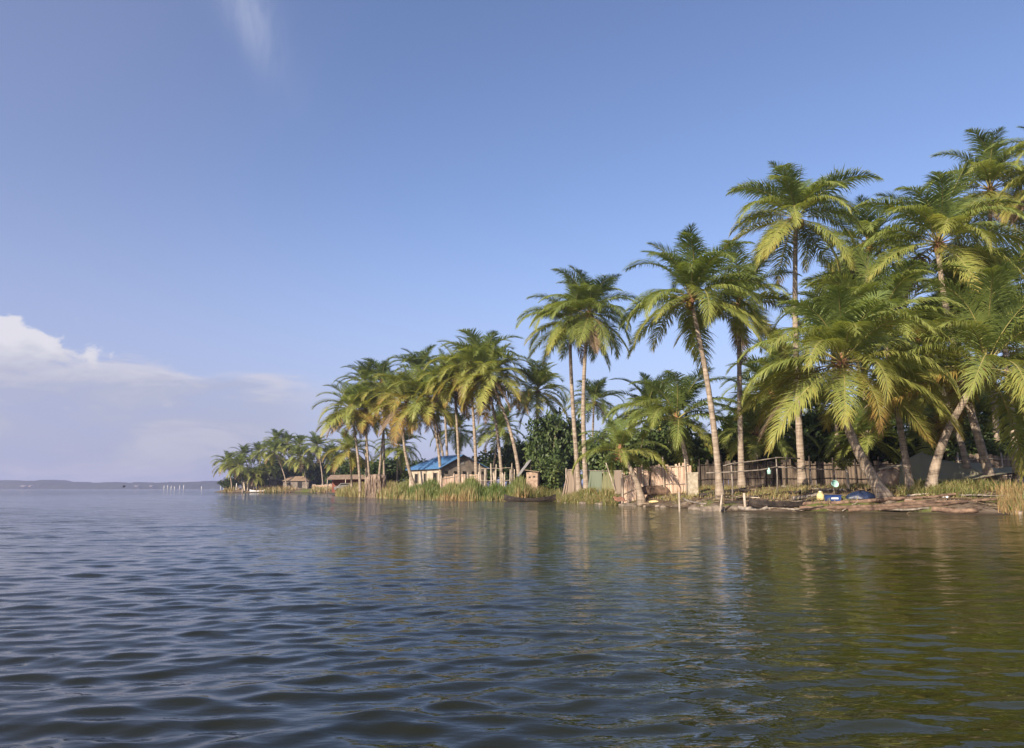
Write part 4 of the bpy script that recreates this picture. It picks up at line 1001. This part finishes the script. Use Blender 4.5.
def netheap():
    rng = random.Random(4); b = G(891, 42.5); n, k = 26, 12; V = []; Fq = []
    for j in range(k + 1):
        th = (j / k) * math.pi / 2
        for i in range(n):
            a = 2 * math.pi * i / n; r = math.cos(th) * (1 + .12 * math.sin(3 * a + 1) + .07 * math.sin(7 * a + 4 * th)); V.append((r * 1.0 * math.cos(a), r * .8 * math.sin(a), -.1 + 1.15 * math.sin(th) * (1 + .08 * math.sin(5 * a))))
    for j in range(k):
        for i in range(n): Fq.append((j * n + i, j * n + (i + 1) % n, (j + 1) * n + (i + 1) % n, (j + 1) * n + i))
    m = MB(); m.add(V, Fq, 0, True); o = m.build('net_heap', M['clay'], None, b); tag(o, 'rounded pinkish brown heap of piled nets between the leaning trunks', 'net heap')
    m = MB(); m.box((0, 0, 0), (1.1, .5, .07), rot=Matrix.Rotation(-.2, 3, 'Y')); o = m.build('plank', M['wood_pale'], None, b + Vector((.05, 0, 1.12))); tag(o, 'short pale plank lying on top of the brown net heap', 'plank')
netheap()

# ------------------------------------------------------------------ small things by the blue tub
def tub(name, label, c, rx, ry, h, mt, wall=.03, cat='tub', rot=(0, 0, 0)):
    n = 20; prof = [(.80, 0), (.9, h * .6), (1.0, h), (1.06, h), (1.06, h + .03), (.94, h + .03), (.86, h * .5), (.74, .04)]
    V = []; Fq = []
    for k, (r, z) in enumerate(prof):
        for i in range(n): a = 2 * math.pi * i / n; V.append((rx * r * math.cos(a), ry * r * math.sin(a), z))
    for k in range(len(prof) - 1):
        for i in range(n): Fq.append((k * n + i, k * n + (i + 1) % n, (k + 1) * n + (i + 1) % n, (k + 1) * n + i))
    Fq.append(tuple(range(n))[::-1]); Fq.append(tuple((len(prof) - 1) * n + i for i in range(n)))
    m = MB(); m.add(V, Fq, 0, True); o = m.build(name, mt, None, c); o.rotation_euler = rot; tag(o, label, cat); return o
def blue_things():
    b = G(831, 36.6)
    t = empty('blue_crate', b, 'blue plastic tub with white patch standing on the logs', 'tub', None, R(5)); t.scale = (.85, .85, .8)
    m = MB(); L, Wd, h = .86, .5, .34
    for s in (-1, 1):
        m.box((0, s * Wd / 2, h / 2 + .02), (L, .03, h)); m.box((s * (L / 2 - .015), 0, h / 2 + .02), (.03, Wd - .035, h))
    m.box((0, 0, .03), (L - .065, Wd - .035, .03)); m.build('body', M['blue_plastic'], t)
    m = MB()
    for s in (-1, 1): m.box((0, s * (Wd / 2 + .02), h + .03), (L + .08, .06, .04)); m.box((s * (L / 2 + .02), 0, h + .03), (.05, Wd - .03, .04))
    m.build('rim', M['blue_plastic'], t)
    m = MB(); m.box((.05, -Wd / 2 - .019, h * .55), (.42, .006, .10)); m.build('white_patch', M['white'], t)
    # navy sheet bundle
    rg = random.Random(3); c = G(861, 36.8); n, k = 26, 10; V = []; Fq = []
    for j in range(k + 1):
        th = (j / k) * math.pi / 2
        for i in range(n):
            a = 2 * math.pi * i / n; r = math.cos(th) * (1 + .14 * math.sin(4 * a + 1) + .09 * math.sin(9 * a + 3 * th)); V.append((r * .72 * math.cos(a), r * .4 * math.sin(a), -.05 + .34 * math.sin(th) * (1 + .2 * math.sin(5 * a))))
    for j in range(k):
        for i in range(n): Fq.append((j * n + i, j * n + (i + 1) % n, (j + 1) * n + (i + 1) % n, (j + 1) * n + i))
    m = MB(); m.add(V, Fq, 0, True); o = m.build('plastic_sheet', M['navy'], None, c); tag(o, 'crumpled navy blue plastic sheet beside the blue tub', 'plastic sheet')
    c = G(834, 37.6, .52); tub('basin', 'pale turquoise round basin tipped on its side behind the blue tub', c, .18, .18, .12, M['aqua'], cat='basin', rot=(R(72), 0, R(8)))
    m = MB(); g = G(834, 38); m.tube([Vector((0, 0, -.1)), Vector((0.02, 0, .6)), Vector((.05, -.35, .62))], .03, 5); m.tube([Vector((.02, 0, .4)), Vector((.22, 0, 1.0))], [.025, .015], 5)
    o = m.build('forked_stick', M['wood_pale'], None, g); tag(o, 'forked stick holding the tipped turquoise basin', 'stick')
    g = G(820, 36.6); m = MB(); pr = [(0, .13), (.04, .17), (.24, .18), (.31, .13), (.34, .06), (.40, .055)]
    t = empty('jerrycan', g, 'cream yellow plastic container left of the blue tub', 'container')
    m.tube([Vector((0, 0, z)) for z, r in pr], [r for z, r in pr], 12); m.build('body', M['yellow_plastic'], t)
    m = MB(); m.tube([Vector((0, 0, .401)), Vector((0, 0, .44))], .062, 10); m.build('cap', M['white'], t)
    m = MB(); m.tube([Vector((-.12, 0, .30)), Vector((-.08, 0, .42)), Vector((.08, 0, .42)), Vector((.12, 0, .30))], .014, 5); m.build('handle', M['yellow_plastic'], t)
blue_things()
# bright blue scrap right, pale yellow float left, orange net scrap
def scrap(name, label, px, py, size, mt, cat, seed):
    g = onbank(px, py); rg = random.Random(seed); n = 8; V = []
    for j in range(n):
        for i in range(n): V.append((size[0] * (i / (n - 1) - .5), size[1] * (j / (n - 1) - .5), size[2] * (.5 + .5 * math.sin(i * 1.7 + seed) * math.cos(j * 1.3)) + .05))
    Fq = [(j * n + i, j * n + i + 1, (j + 1) * n + i + 1, (j + 1) * n + i) for j in range(n - 1) for i in range(n - 1)]
    m = MB(); m.add(V, Fq, 0, True); o = m.build(name, mt, None, g); sm_ = o.modifiers.new('t', 'SOLIDIFY'); sm_.thickness = .01; o.rotation_euler = (R(35), 0, R(rg.uniform(-30, 30))); tag(o, label, cat)
scrap('plastic_bag', 'bright blue plastic bag caught in the dry reeds at the right', 1009, 509, (.4, .35, .2), M['blue_plastic'], 'plastic bag', 1)
scrap('net_scrap', 'faded orange net scrap on the stones below the young palm', 619, 500.5, (.6, .35, .08), M['orange_net'], 'net scrap', 2)
scrap('net_scrap', 'small white scrap among the logs at the right shore', 945, 498, (.3, .2, .12), M['white'], 'scrap', 3)
g = onbank(654, 502.5); m = MB(); m.ball((0, 0, .04), .2, 12, 8, sq=(1.7, .9, .5)); o = m.build('float', M['yellow_plastic'], None, g); tag(o, 'flat pale yellow float lying at the water line below the upturned boat', 'float')
# fallen dead fronds on the bank
for i, (px, py, a, lb) in enumerate([(660, 499, .2, 'dry fallen frond on the bank below the pale reed fence'), (760, 500, 2.6, 'dry fallen frond on the bank beside the slender palm trunk'), (905, 502, .1, 'dry fallen frond on the log pile'), (985, 503, 2.9, 'dry fallen frond below the dry reeds at the right')]):
    g = onbank(px, py); V, Fq, mi, at = frond_arrays(900 + i, 4, 12, 2.6, 40, .12, .045, .5, .5, .3, .2, segs=2)
    o = link('fallen_frond', quick_mesh('fallen_frond', V, Fq, [M['dead'], M['wood_pale']], mi, at), None, g + Vector((0, 0, .1)), a); tag(o, lb, 'fallen frond', 'fallen fronds')

# ------------------------------------------------------------------ buildings
def house():
    n0 = G(440, 86); z0 = n0.z - .15
    A = Vector((gx(440, 86), 86, z0)); B = Vector((gx(409, 92.5), 92.5, z0)); Cc = Vector((gx(487, 89), 89, z0))
    u = (B - A); v = (Cc - A); eave = P(440, 467.5, 86).z - z0; rid = P(461, 455.3, 87.5).z - z0
    t = empty('house', A, 'cream house with blue metal roof behind the reed bed', 'house')
    o = Vector((0, 0, 0)); E = Vector((0, 0, eave))
    u.z = v.z = 0
    un, vn = u.normalized(), v.normalized(); perp_u = Vector((un.y, -un.x, 0)); perp_v = Vector((vn.y, -vn.x, 0))
    if perp_u.y > 0: perp_u = -perp_u
    if perp_v.y > 0: perp_v = -perp_v
    m = MB()
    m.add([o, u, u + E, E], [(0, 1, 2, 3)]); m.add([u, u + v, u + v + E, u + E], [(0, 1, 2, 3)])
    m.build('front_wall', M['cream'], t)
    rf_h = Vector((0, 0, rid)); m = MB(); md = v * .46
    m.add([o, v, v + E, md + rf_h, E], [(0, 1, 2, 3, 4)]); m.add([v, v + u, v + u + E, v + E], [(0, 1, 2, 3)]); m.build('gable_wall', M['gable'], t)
    # roof: two slopes and hip at the far end, with thickness and overhang
    ov = .35; a0 = -un * ov - vn * ov + E - Vector((0, 0, .1)); a1 = u + un * ov - vn * ov + E - Vector((0, 0, .1)); r0 = md - un * ov + rf_h + Vector((0, 0, .05)); r1 = md + u * .72 + rf_h + Vector((0, 0, .05))
    b0 = v - un * ov + vn * ov + E - Vector((0, 0, .1)); b1 = u + v + un * ov + vn * ov + E - Vector((0, 0, .1))
    m = MB(); m.add([a0, a1, r1, r0, b0, b1], [(0, 1, 2, 3), (3, 2, 5, 4), (1, 5, 2)]); r = m.build('roof', M['blue_roof'], t); s_ = r.modifiers.new('t', 'SOLIDIFY'); s_.thickness = .07; s_.offset = 1
    m = MB()
    for k in range(14):
        f = k / 13; p = a0.lerp(a1, f); q = r0.lerp(r1, f); m.tube([p + Vector((0, 0, .085)), q + Vector((0, 0, .085))], .018, 4)
    m.build('ribs', M['blue_roof'], r)
    for f, wd, hh, dz in ((.14, .11, 1.25, .25), (.46, .06, 1.0, .45), (.74, .10, 1.1, .35)):
        p = u * f + Vector((0, 0, dz + 1.0)); m = MB(); ang = math.atan2(un.y, un.x); m.box(p + Vector((0, 0, hh / 2 - .4)) + perp_u * .0, (u.length * wd, .12, hh), rz=ang)
        w0 = m.build('window', M['hole'], t); m = MB(); wl = u.length * wd
        for sx_ in (-1, 1): m.box(p + Vector((0, 0, hh / 2 - .4)) + un * sx_ * (wl / 2 + .03) + perp_u * .04, (.06, .12, hh + .12), rz=ang)
        m.build('frame', M['gable'], w0)
    for k in range(5):
        p = v * (.12 + .19 * k) + Vector((0, 0, eave * .8)); m = MB(); m.box(p, (.36, .1, .3), rz=math.atan2(vn.y, vn.x)); m.build('vent', M['hole'], t)
    p = md + Vector((0, 0, eave + .55)) + perp_v * .02; m = MB(); m.box(p, (.5, .06, .35), rz=math.atan2(vn.y, vn.x)); m.build('gable_panel', M['tin'], t)
    m = MB(); m.tube([E - un * .3, md + rf_h - un * .33], .05, 4); m.tube([v + E - un * .3, md + rf_h - un * .33], .05, 4); m.build('barge_board', M['wood_dark'], t)
house()
def hut():
    b = G(534, 73.5); t = empty('brick_hut', b, 'small roofless-looking clay brick hut with two square holes left of the bushes', 'hut', None, R(-18))
    m = MB(); w_, d_, h = 1.15, 1.4, 2.15
    m.box((0, 0, h / 2 - .1), (w_, d_, h), jit=.02)
    m.build('wall', M['clay'], t)
    for x_, z_ in ((-.22, 1.55), (.22, 1.6)):
        m = MB(); m.box((x_, -d_ / 2 - .004, z_), (.18, .02, .16)); m.build('opening', M['hole'], t)
    m = MB(); m.box((.05, 0, h + .0), (w_ + .3, d_ + .4, .05), rot=Matrix.Rotation(.14, 3, 'Y')); m.build('roof', M['tan_roof'], t)
    m = MB()
    for k in range(7): m.tube([(w_ / 2 + .05 + .0 * k, -d_ / 2 + k * .2, -.1), (w_ / 2 + .1, -d_ / 2 + k * .2, h * (.9 + .12 * (k % 2)))], .04, 5)
    m.build('side_posts', M['wood_dark'], t)
    b2 = G(526, 76.5); t = empty('tin_lean_to', b2, 'leaning grey tin sheet shed just left of the brick hut', 'shed', None, R(10))
    m = MB(); m.add([(-.75, 0, 1.3), (.55, -.1, 3.0), (.55, 1.6, 3.0), (-.75, 1.6, 1.3)], [(0, 1, 2, 3)]); r = m.build('roof', M['tin'], t); s_ = r.modifiers.new('t', 'SOLIDIFY'); s_.thickness = .04
    m = MB()
    for x_, y_, z_ in ((-.7, .1, 1.3), (.5, .1, 2.9), (.5, 1.5, 2.9), (-.7, 1.5, 1.3)): m.tube([(x_, y_, -.2), (x_, y_, z_)], .05, 5)
    m.build('posts', M['wood_dark'], t)
hut()
def simple_house(name, label, px, D, w_, d_, h, rh, rz, mw, mr, openings, group=None, cat='house'):
    b = G(px, D); t = empty(name, b, label, cat, group, rz)
    m = MB(); m.box((0, 0, h / 2 - .2), (w_, d_, h + .4)); m.build('wall', mw, t)
    m = MB(); o_ = .4; a = [(-w_ / 2 - o_, -d_ / 2 - o_, h), (w_ / 2 + o_, -d_ / 2 - o_, h), (w_ / 2 + o_, d_ / 2 + o_, h), (-w_ / 2 - o_, d_ / 2 + o_, h), (-w_ / 4, 0, h + rh), (w_ / 4, 0, h + rh)]
    m.add(a, [(0, 1, 5, 4), (1, 2, 5), (2, 3, 4, 5), (3, 0, 4), (3, 2, 1, 0)]); m.build('roof', mr, t)
    for x_, z_, ww, hh, nm in openings:
        m = MB(); m.box((x_, -d_ / 2 - .02, z_), (ww, .08, hh)); m.build(nm, M['hole'], t)
    return t
simple_house('tan_hut', 'low tan hut with hipped roof among palm trunks on the far point', 297, 234, 7.6, 5, 2.3, 1.5, R(6), M['gable'], M['tan_roof'], [(1.2, 1.2, 1.3, 2.0, 'door'), (-2.2, 1.4, .9, .9, 'window')])
simple_house('far_hut', 'small dark hut half hidden in the thicket left of the tan hut', 272, 240, 5, 4, 2.4, 1.4, R(-8), M['gable'], M['tin'], [(0, 1.2, 1.0, 1.6, 'door')])
def cream_wall():
    b = G(247.5, 230); t = empty('hut', b, 'narrow sunlit cream hut end by the water at the tip of the far point', 'hut', None, R(-20))
    m = MB(); m.box((0, 0, 1.3), (2.0, 2.2, 3.0)); m.build('wall', M['cream'], t)
    m = MB(); m.add([(-1.3, -1.4, 2.5), (1.3, -1.4, 3.4), (1.3, 1.4, 3.4), (-1.3, 1.4, 2.5)], [(0, 1, 2, 3)]); r = m.build('roof', M['tin'], t); s_ = r.modifiers.new('t', 'SOLIDIFY'); s_.thickness = .08
    m = MB(); m.box((.3, -1.12, 1.0), (.7, .06, 1.8)); m.build('door', M['hole'], t)
    g = G(236, 230.5); m = MB(); m.tube([g, P(250, 482.5, 229)], .08, 5); o = m.build('leaning_pole', M['wood_pale']); tag(o, 'long pale pole leaning up to the cream hut on the far point', 'pole')
    m = MB(); m.tube([Vector((0, 0, -.3)), Vector((.1, 0, 2.0))], .11, 6); o = m.build('white_post', M['white'], None, G(236, 231)); tag(o, 'short white post at the tip of the far point', 'post')
    g = G(258, 227.6); canoe('white painted boat drawn up below the young yellowish palm on the far point', (g.x, 227.2, .1), 4.6, 1.1, .5, R(4), 9, M['white'], group='boats at the far point')
cream_wall()
def red_shed():
    b = G(347, 128); t = empty('red_shed', b, 'dark red shed with low tin roof behind the reeds left of the root mass', 'shed', None, R(4))
    m = MB(); m.box((0, 1.0, 1.0), (5.0, 2.4, 2.4)); m.build('wall', M['red_wall'], t)
    m = MB(); m.add([(-3.2, -2.0, 2.0), (3.6, -2.0, 2.1), (3.6, 2.4, 2.9), (-3.2, 2.4, 2.8)], [(0, 1, 2, 3)]); r = m.build('roof', M['tan_roof'], t); s_ = r.modifiers.new('t', 'SOLIDIFY'); s_.thickness = .08
    for x_ in (-3.0, 0, 3.4): m = MB(); m.tube([(x_, -1.9, -.3), (x_, -1.9, 2.02)], .07, 5); m.build('post', M['wood_pale'], t)
    b = G(345, 122); t = empty('parked_car', b, 'small white car parked beside the red shed behind the reeds', 'car', None, R(12))
    prof = [(-1.7, .35), (-1.75, .8), (-1.2, .92), (-.7, 1.38), (.6, 1.4), (1.2, .95), (1.75, .85), (1.8, .35)]
    m = MB(); n = len(prof); V = [(x, s * (.78 if z < 1 else .62), z) for s in (-1, 1) for x, z in prof]
    m.add(V, [tuple(range(n)), tuple(range(n, 2 * n))[::-1]] + [(i, i + n, (i + 1) % n + n, (i + 1) % n) for i in range(n)]); m.build('body', M['tin'], t)
    for s in (-1, 1):
        m = MB(); m.add([(-.95, s * .735, 1.0), (.95, s * .735, 1.0), (.52, s * .64, 1.33), (-.62, s * .64, 1.33)], [(0, 1, 2, 3)]); w_ = m.build('window', M['glass'], t); s_ = w_.modifiers.new('t', 'SOLIDIFY'); s_.thickness = .03; s_.offset = 0
    for x_ in (-1.1, 1.15):
        for s in (-1, 1): m = MB(); m.tube([(x_, s * .62, .32), (x_, s * .82, .32)], .32, 12, smooth=False); m.build('wheel', M['black'], t)
red_shed()
# root mass at the water edge in the middle group
def root_mass():
    b = Vector((gx(376, 95.5), 95.5, -.25)); n, k = 30, 14; V = []; Fq = []
    rg = np.random.RandomState(2)
    for j in range(k + 1):
        z = j / k; r = np.interp(z, [0, .15, .6, .9, 1], [1.12, 1.0, .98, 1.12, .9])
        for i in range(n):
            a = 2 * math.pi * i / n; q = r * (1 + .07 * math.sin(5 * a + 2 * z) + .05 * math.sin(11 * a) + rg.uniform(-.035, .035)); V.append((q * 1.12 * math.cos(a), q * math.sin(a), z * 3.05 + .12 * math.sin(3 * a) * z))
    for j in range(k):
        for i in range(n): Fq.append((j * n + i, j * n + (i + 1) % n, (j + 1) * n + (i + 1) % n, (j + 1) * n + i))
    Fq.append(tuple(k * n + i for i in range(n)))
    t = empty('root_stump', b, 'thick brown stump-like root mass standing in the water left of the cream house', 'stump')
    m = MB(); m.add(V, Fq, 0, False); m.build('core', M['root'], t)
    m = MB(); rr = random.Random(8)
    for i in range(60):
        a = rr.uniform(0, 6.28); z0 = rr.uniform(1.6, 3.2); q = 1.12
        m.tube([(q * 1.1 * math.cos(a), q * math.sin(a), z0), (q * 1.2 * math.cos(a + .06), q * 1.08 * math.sin(a + .06), z0 * .5), (q * 1.2 * math.cos(a - .05), q * 1.1 * math.sin(a - .05), -.1)], [.05, .04, .03], 4)
    m.build('hanging_roots', M['root'], t)
root_mass()

# ------------------------------------------------------------------ far shore, posts, bird
def hills():
    m, n, p, o = mat('far_woods')
    t = n.new('ShaderNodeTexCoord'); a = n.noise(n.mapping(t.outputs['Object'], (1, 1, 2)), .02, 5, .65)
    n.link(n.ramp(a, [(.3, (.012, .018, .012)), (.6, (.026, .034, .020)), (.75, (.045, .05, .03))]), p.inputs['Base Color']); p.inputs['Roughness'].default_value = 1; p.inputs['Specular IOR Level'].default_value = 0
    rng = np.random.RandomState(5); nx = 900; xs = np.linspace(-2600, 1500, nx); ys = [2300, 2312, 2335, 2370, 2450, 2650]
    pxs = xs / 2300 * F * 1.012 + CX
    base = np.interp(pxs, [-400, 0, 36, 42, 110, 135, 175, 195, 225, 600], [8.6, 8.6, 8.4, 6.6, 6.3, 6.8, 7.0, 7.6, 7.0, 5.5]) / F * 2300
    nzs = np.interp(xs, np.linspace(-2600, 1500, 500), rng.normal(0, 1.1, 500)) + np.interp(xs, np.linspace(-2600, 1500, 120), rng.normal(0, 1.3, 120))
    V = []
    for k, y in enumerate(ys):
        f = [0, .45, .8, .95, 1.0, 0][k]
        V.append(np.stack([xs, np.full(nx, y) + rng.normal(0, 4, nx), base * f + nzs * f - (.5 if k in (0, 5) else 0) + rng.normal(0, .8, nx) * (0 < k < 5)], 1))
    V = np.concatenate(V); i = np.arange(nx - 1)[None, :] + np.arange(5)[:, None] * nx
    Fq = np.stack([i, i + 1, i + 1 + nx, i + nx], -1).reshape(-1, 4)
    o = link('hills', quick_mesh('hills', V, Fq, m)); tag(o, kind='structure')
    for px, w_, lb in ((23, 22, 'tiny pale building on the far shore at the left edge'), (30, 14, 'smaller pale building right of the first on the far shore'), (136, 14, 'tiny pale building among the far woods beyond the bird'), (151, 12, 'tiny pale building on the far shore left of the white poles')):
        b = Vector((gx(px, 2296), 2296, 0)); t = empty('far_building', b, lb, 'building', 'buildings on the far shore')
        mb = MB(); mb.box((0, 0, 9), (w_ * .5, 8, 3)); mb.build('wall', M['clay'], t); mb = MB(); mb.add([(-w_ * .3 - 1, -5, 10.5), (w_ * .3 + 1, -5, 10.5), (w_ * .3 + 1, 5, 12), (-w_ * .3 - 1, 5, 12)], [(0, 1, 2, 3)]); r = mb.build('roof', M['tin'], t); s_ = r.modifiers.new('t', 'SOLIDIFY'); s_.thickness = .4
hills()
pl = [(164, 'first'), (167.5, 'second'), (171, 'third'), (174.5, 'fourth'), (179.5, 'fifth'), (183.5, 'sixth'), (201.5, 'seventh'), (220.5, 'eighth'), (223.5, 'ninth')]
for i, (px, wd) in enumerate(pl):
    D = 430 + 6 * math.sin(i * 2.2); m = MB(); hh = 2.9 + .5 * math.sin(i * 1.7); m.tube([Vector((0, 0, -.5)), Vector((.05 * (i % 3 - 1), 0, hh))], .12, 6)
    o = m.build('white_pole', M['white'], None, (gx(px, D), D, 0)); tag(o, '%s white pole from the left in the open water before the far shore' % wd, 'pole', 'white poles in the open water')
def bird():
    c = P(124, 486.8, 160); m = MB()
    m.tube([(-.30, 0, -.16), (-.1, 0, -.05), (.12, 0, .05), (.26, 0, .14), (.36, 0, .15)], [.02, .10, .11, .06, .02], 8)
    for s in (-1, 1):
        V = [(-.12, 0, 0.02), (.14, 0, .06), (.10, s * .38, .30), (-.10, s * .38, .26), (-.02, s * .72, .10), (-.14, s * .72, .06)]
        m.add(V + [(x, y, z - .02) for x, y, z in V], [(0, 1, 2, 3), (3, 2, 4, 5), (6, 9, 8, 7), (9, 11, 10, 8), (0, 6, 7, 1), (1, 7, 8, 2), (2, 8, 10, 4), (4, 10, 11, 5), (5, 11, 9, 3), (3, 9, 6, 0)])
    o = m.build('bird', M['bird'], None, c); o.rotation_euler = (0, 0, R(50)); tag(o, 'small dark bird flying low over the open water at the left', 'bird')
bird()

# ------------------------------------------------------------------ haze
def haze():
    x0, x1, y0, y1, z0, z1 = -3200, 2600, -60, 2750, -4.0, 42.0
    m = MB(); m.box(((x0 + x1) / 2, (y0 + y1) / 2, (z0 + z1) / 2), (x1 - x0, y1 - y0, z1 - z0))
    mt = bpy.data.materials.new('haze'); mt.use_nodes = True; mt.node_tree.nodes.clear(); n = NT(mt.node_tree)
    o = n.new('ShaderNodeOutputMaterial'); v = n.new('ShaderNodeVolumePrincipled'); n.link(v.outputs[0], o.inputs['Volume'])
    v.inputs['Color'].default_value = (0.66, 0.70, 1.0, 1); v.inputs['Density'].default_value = 0.00027; v.inputs['Anisotropy'].default_value = 0.2
    ob = m.build('haze', mt); tag(ob, 'thin pale haze over the lagoon', 'haze', kind='stuff')
haze()
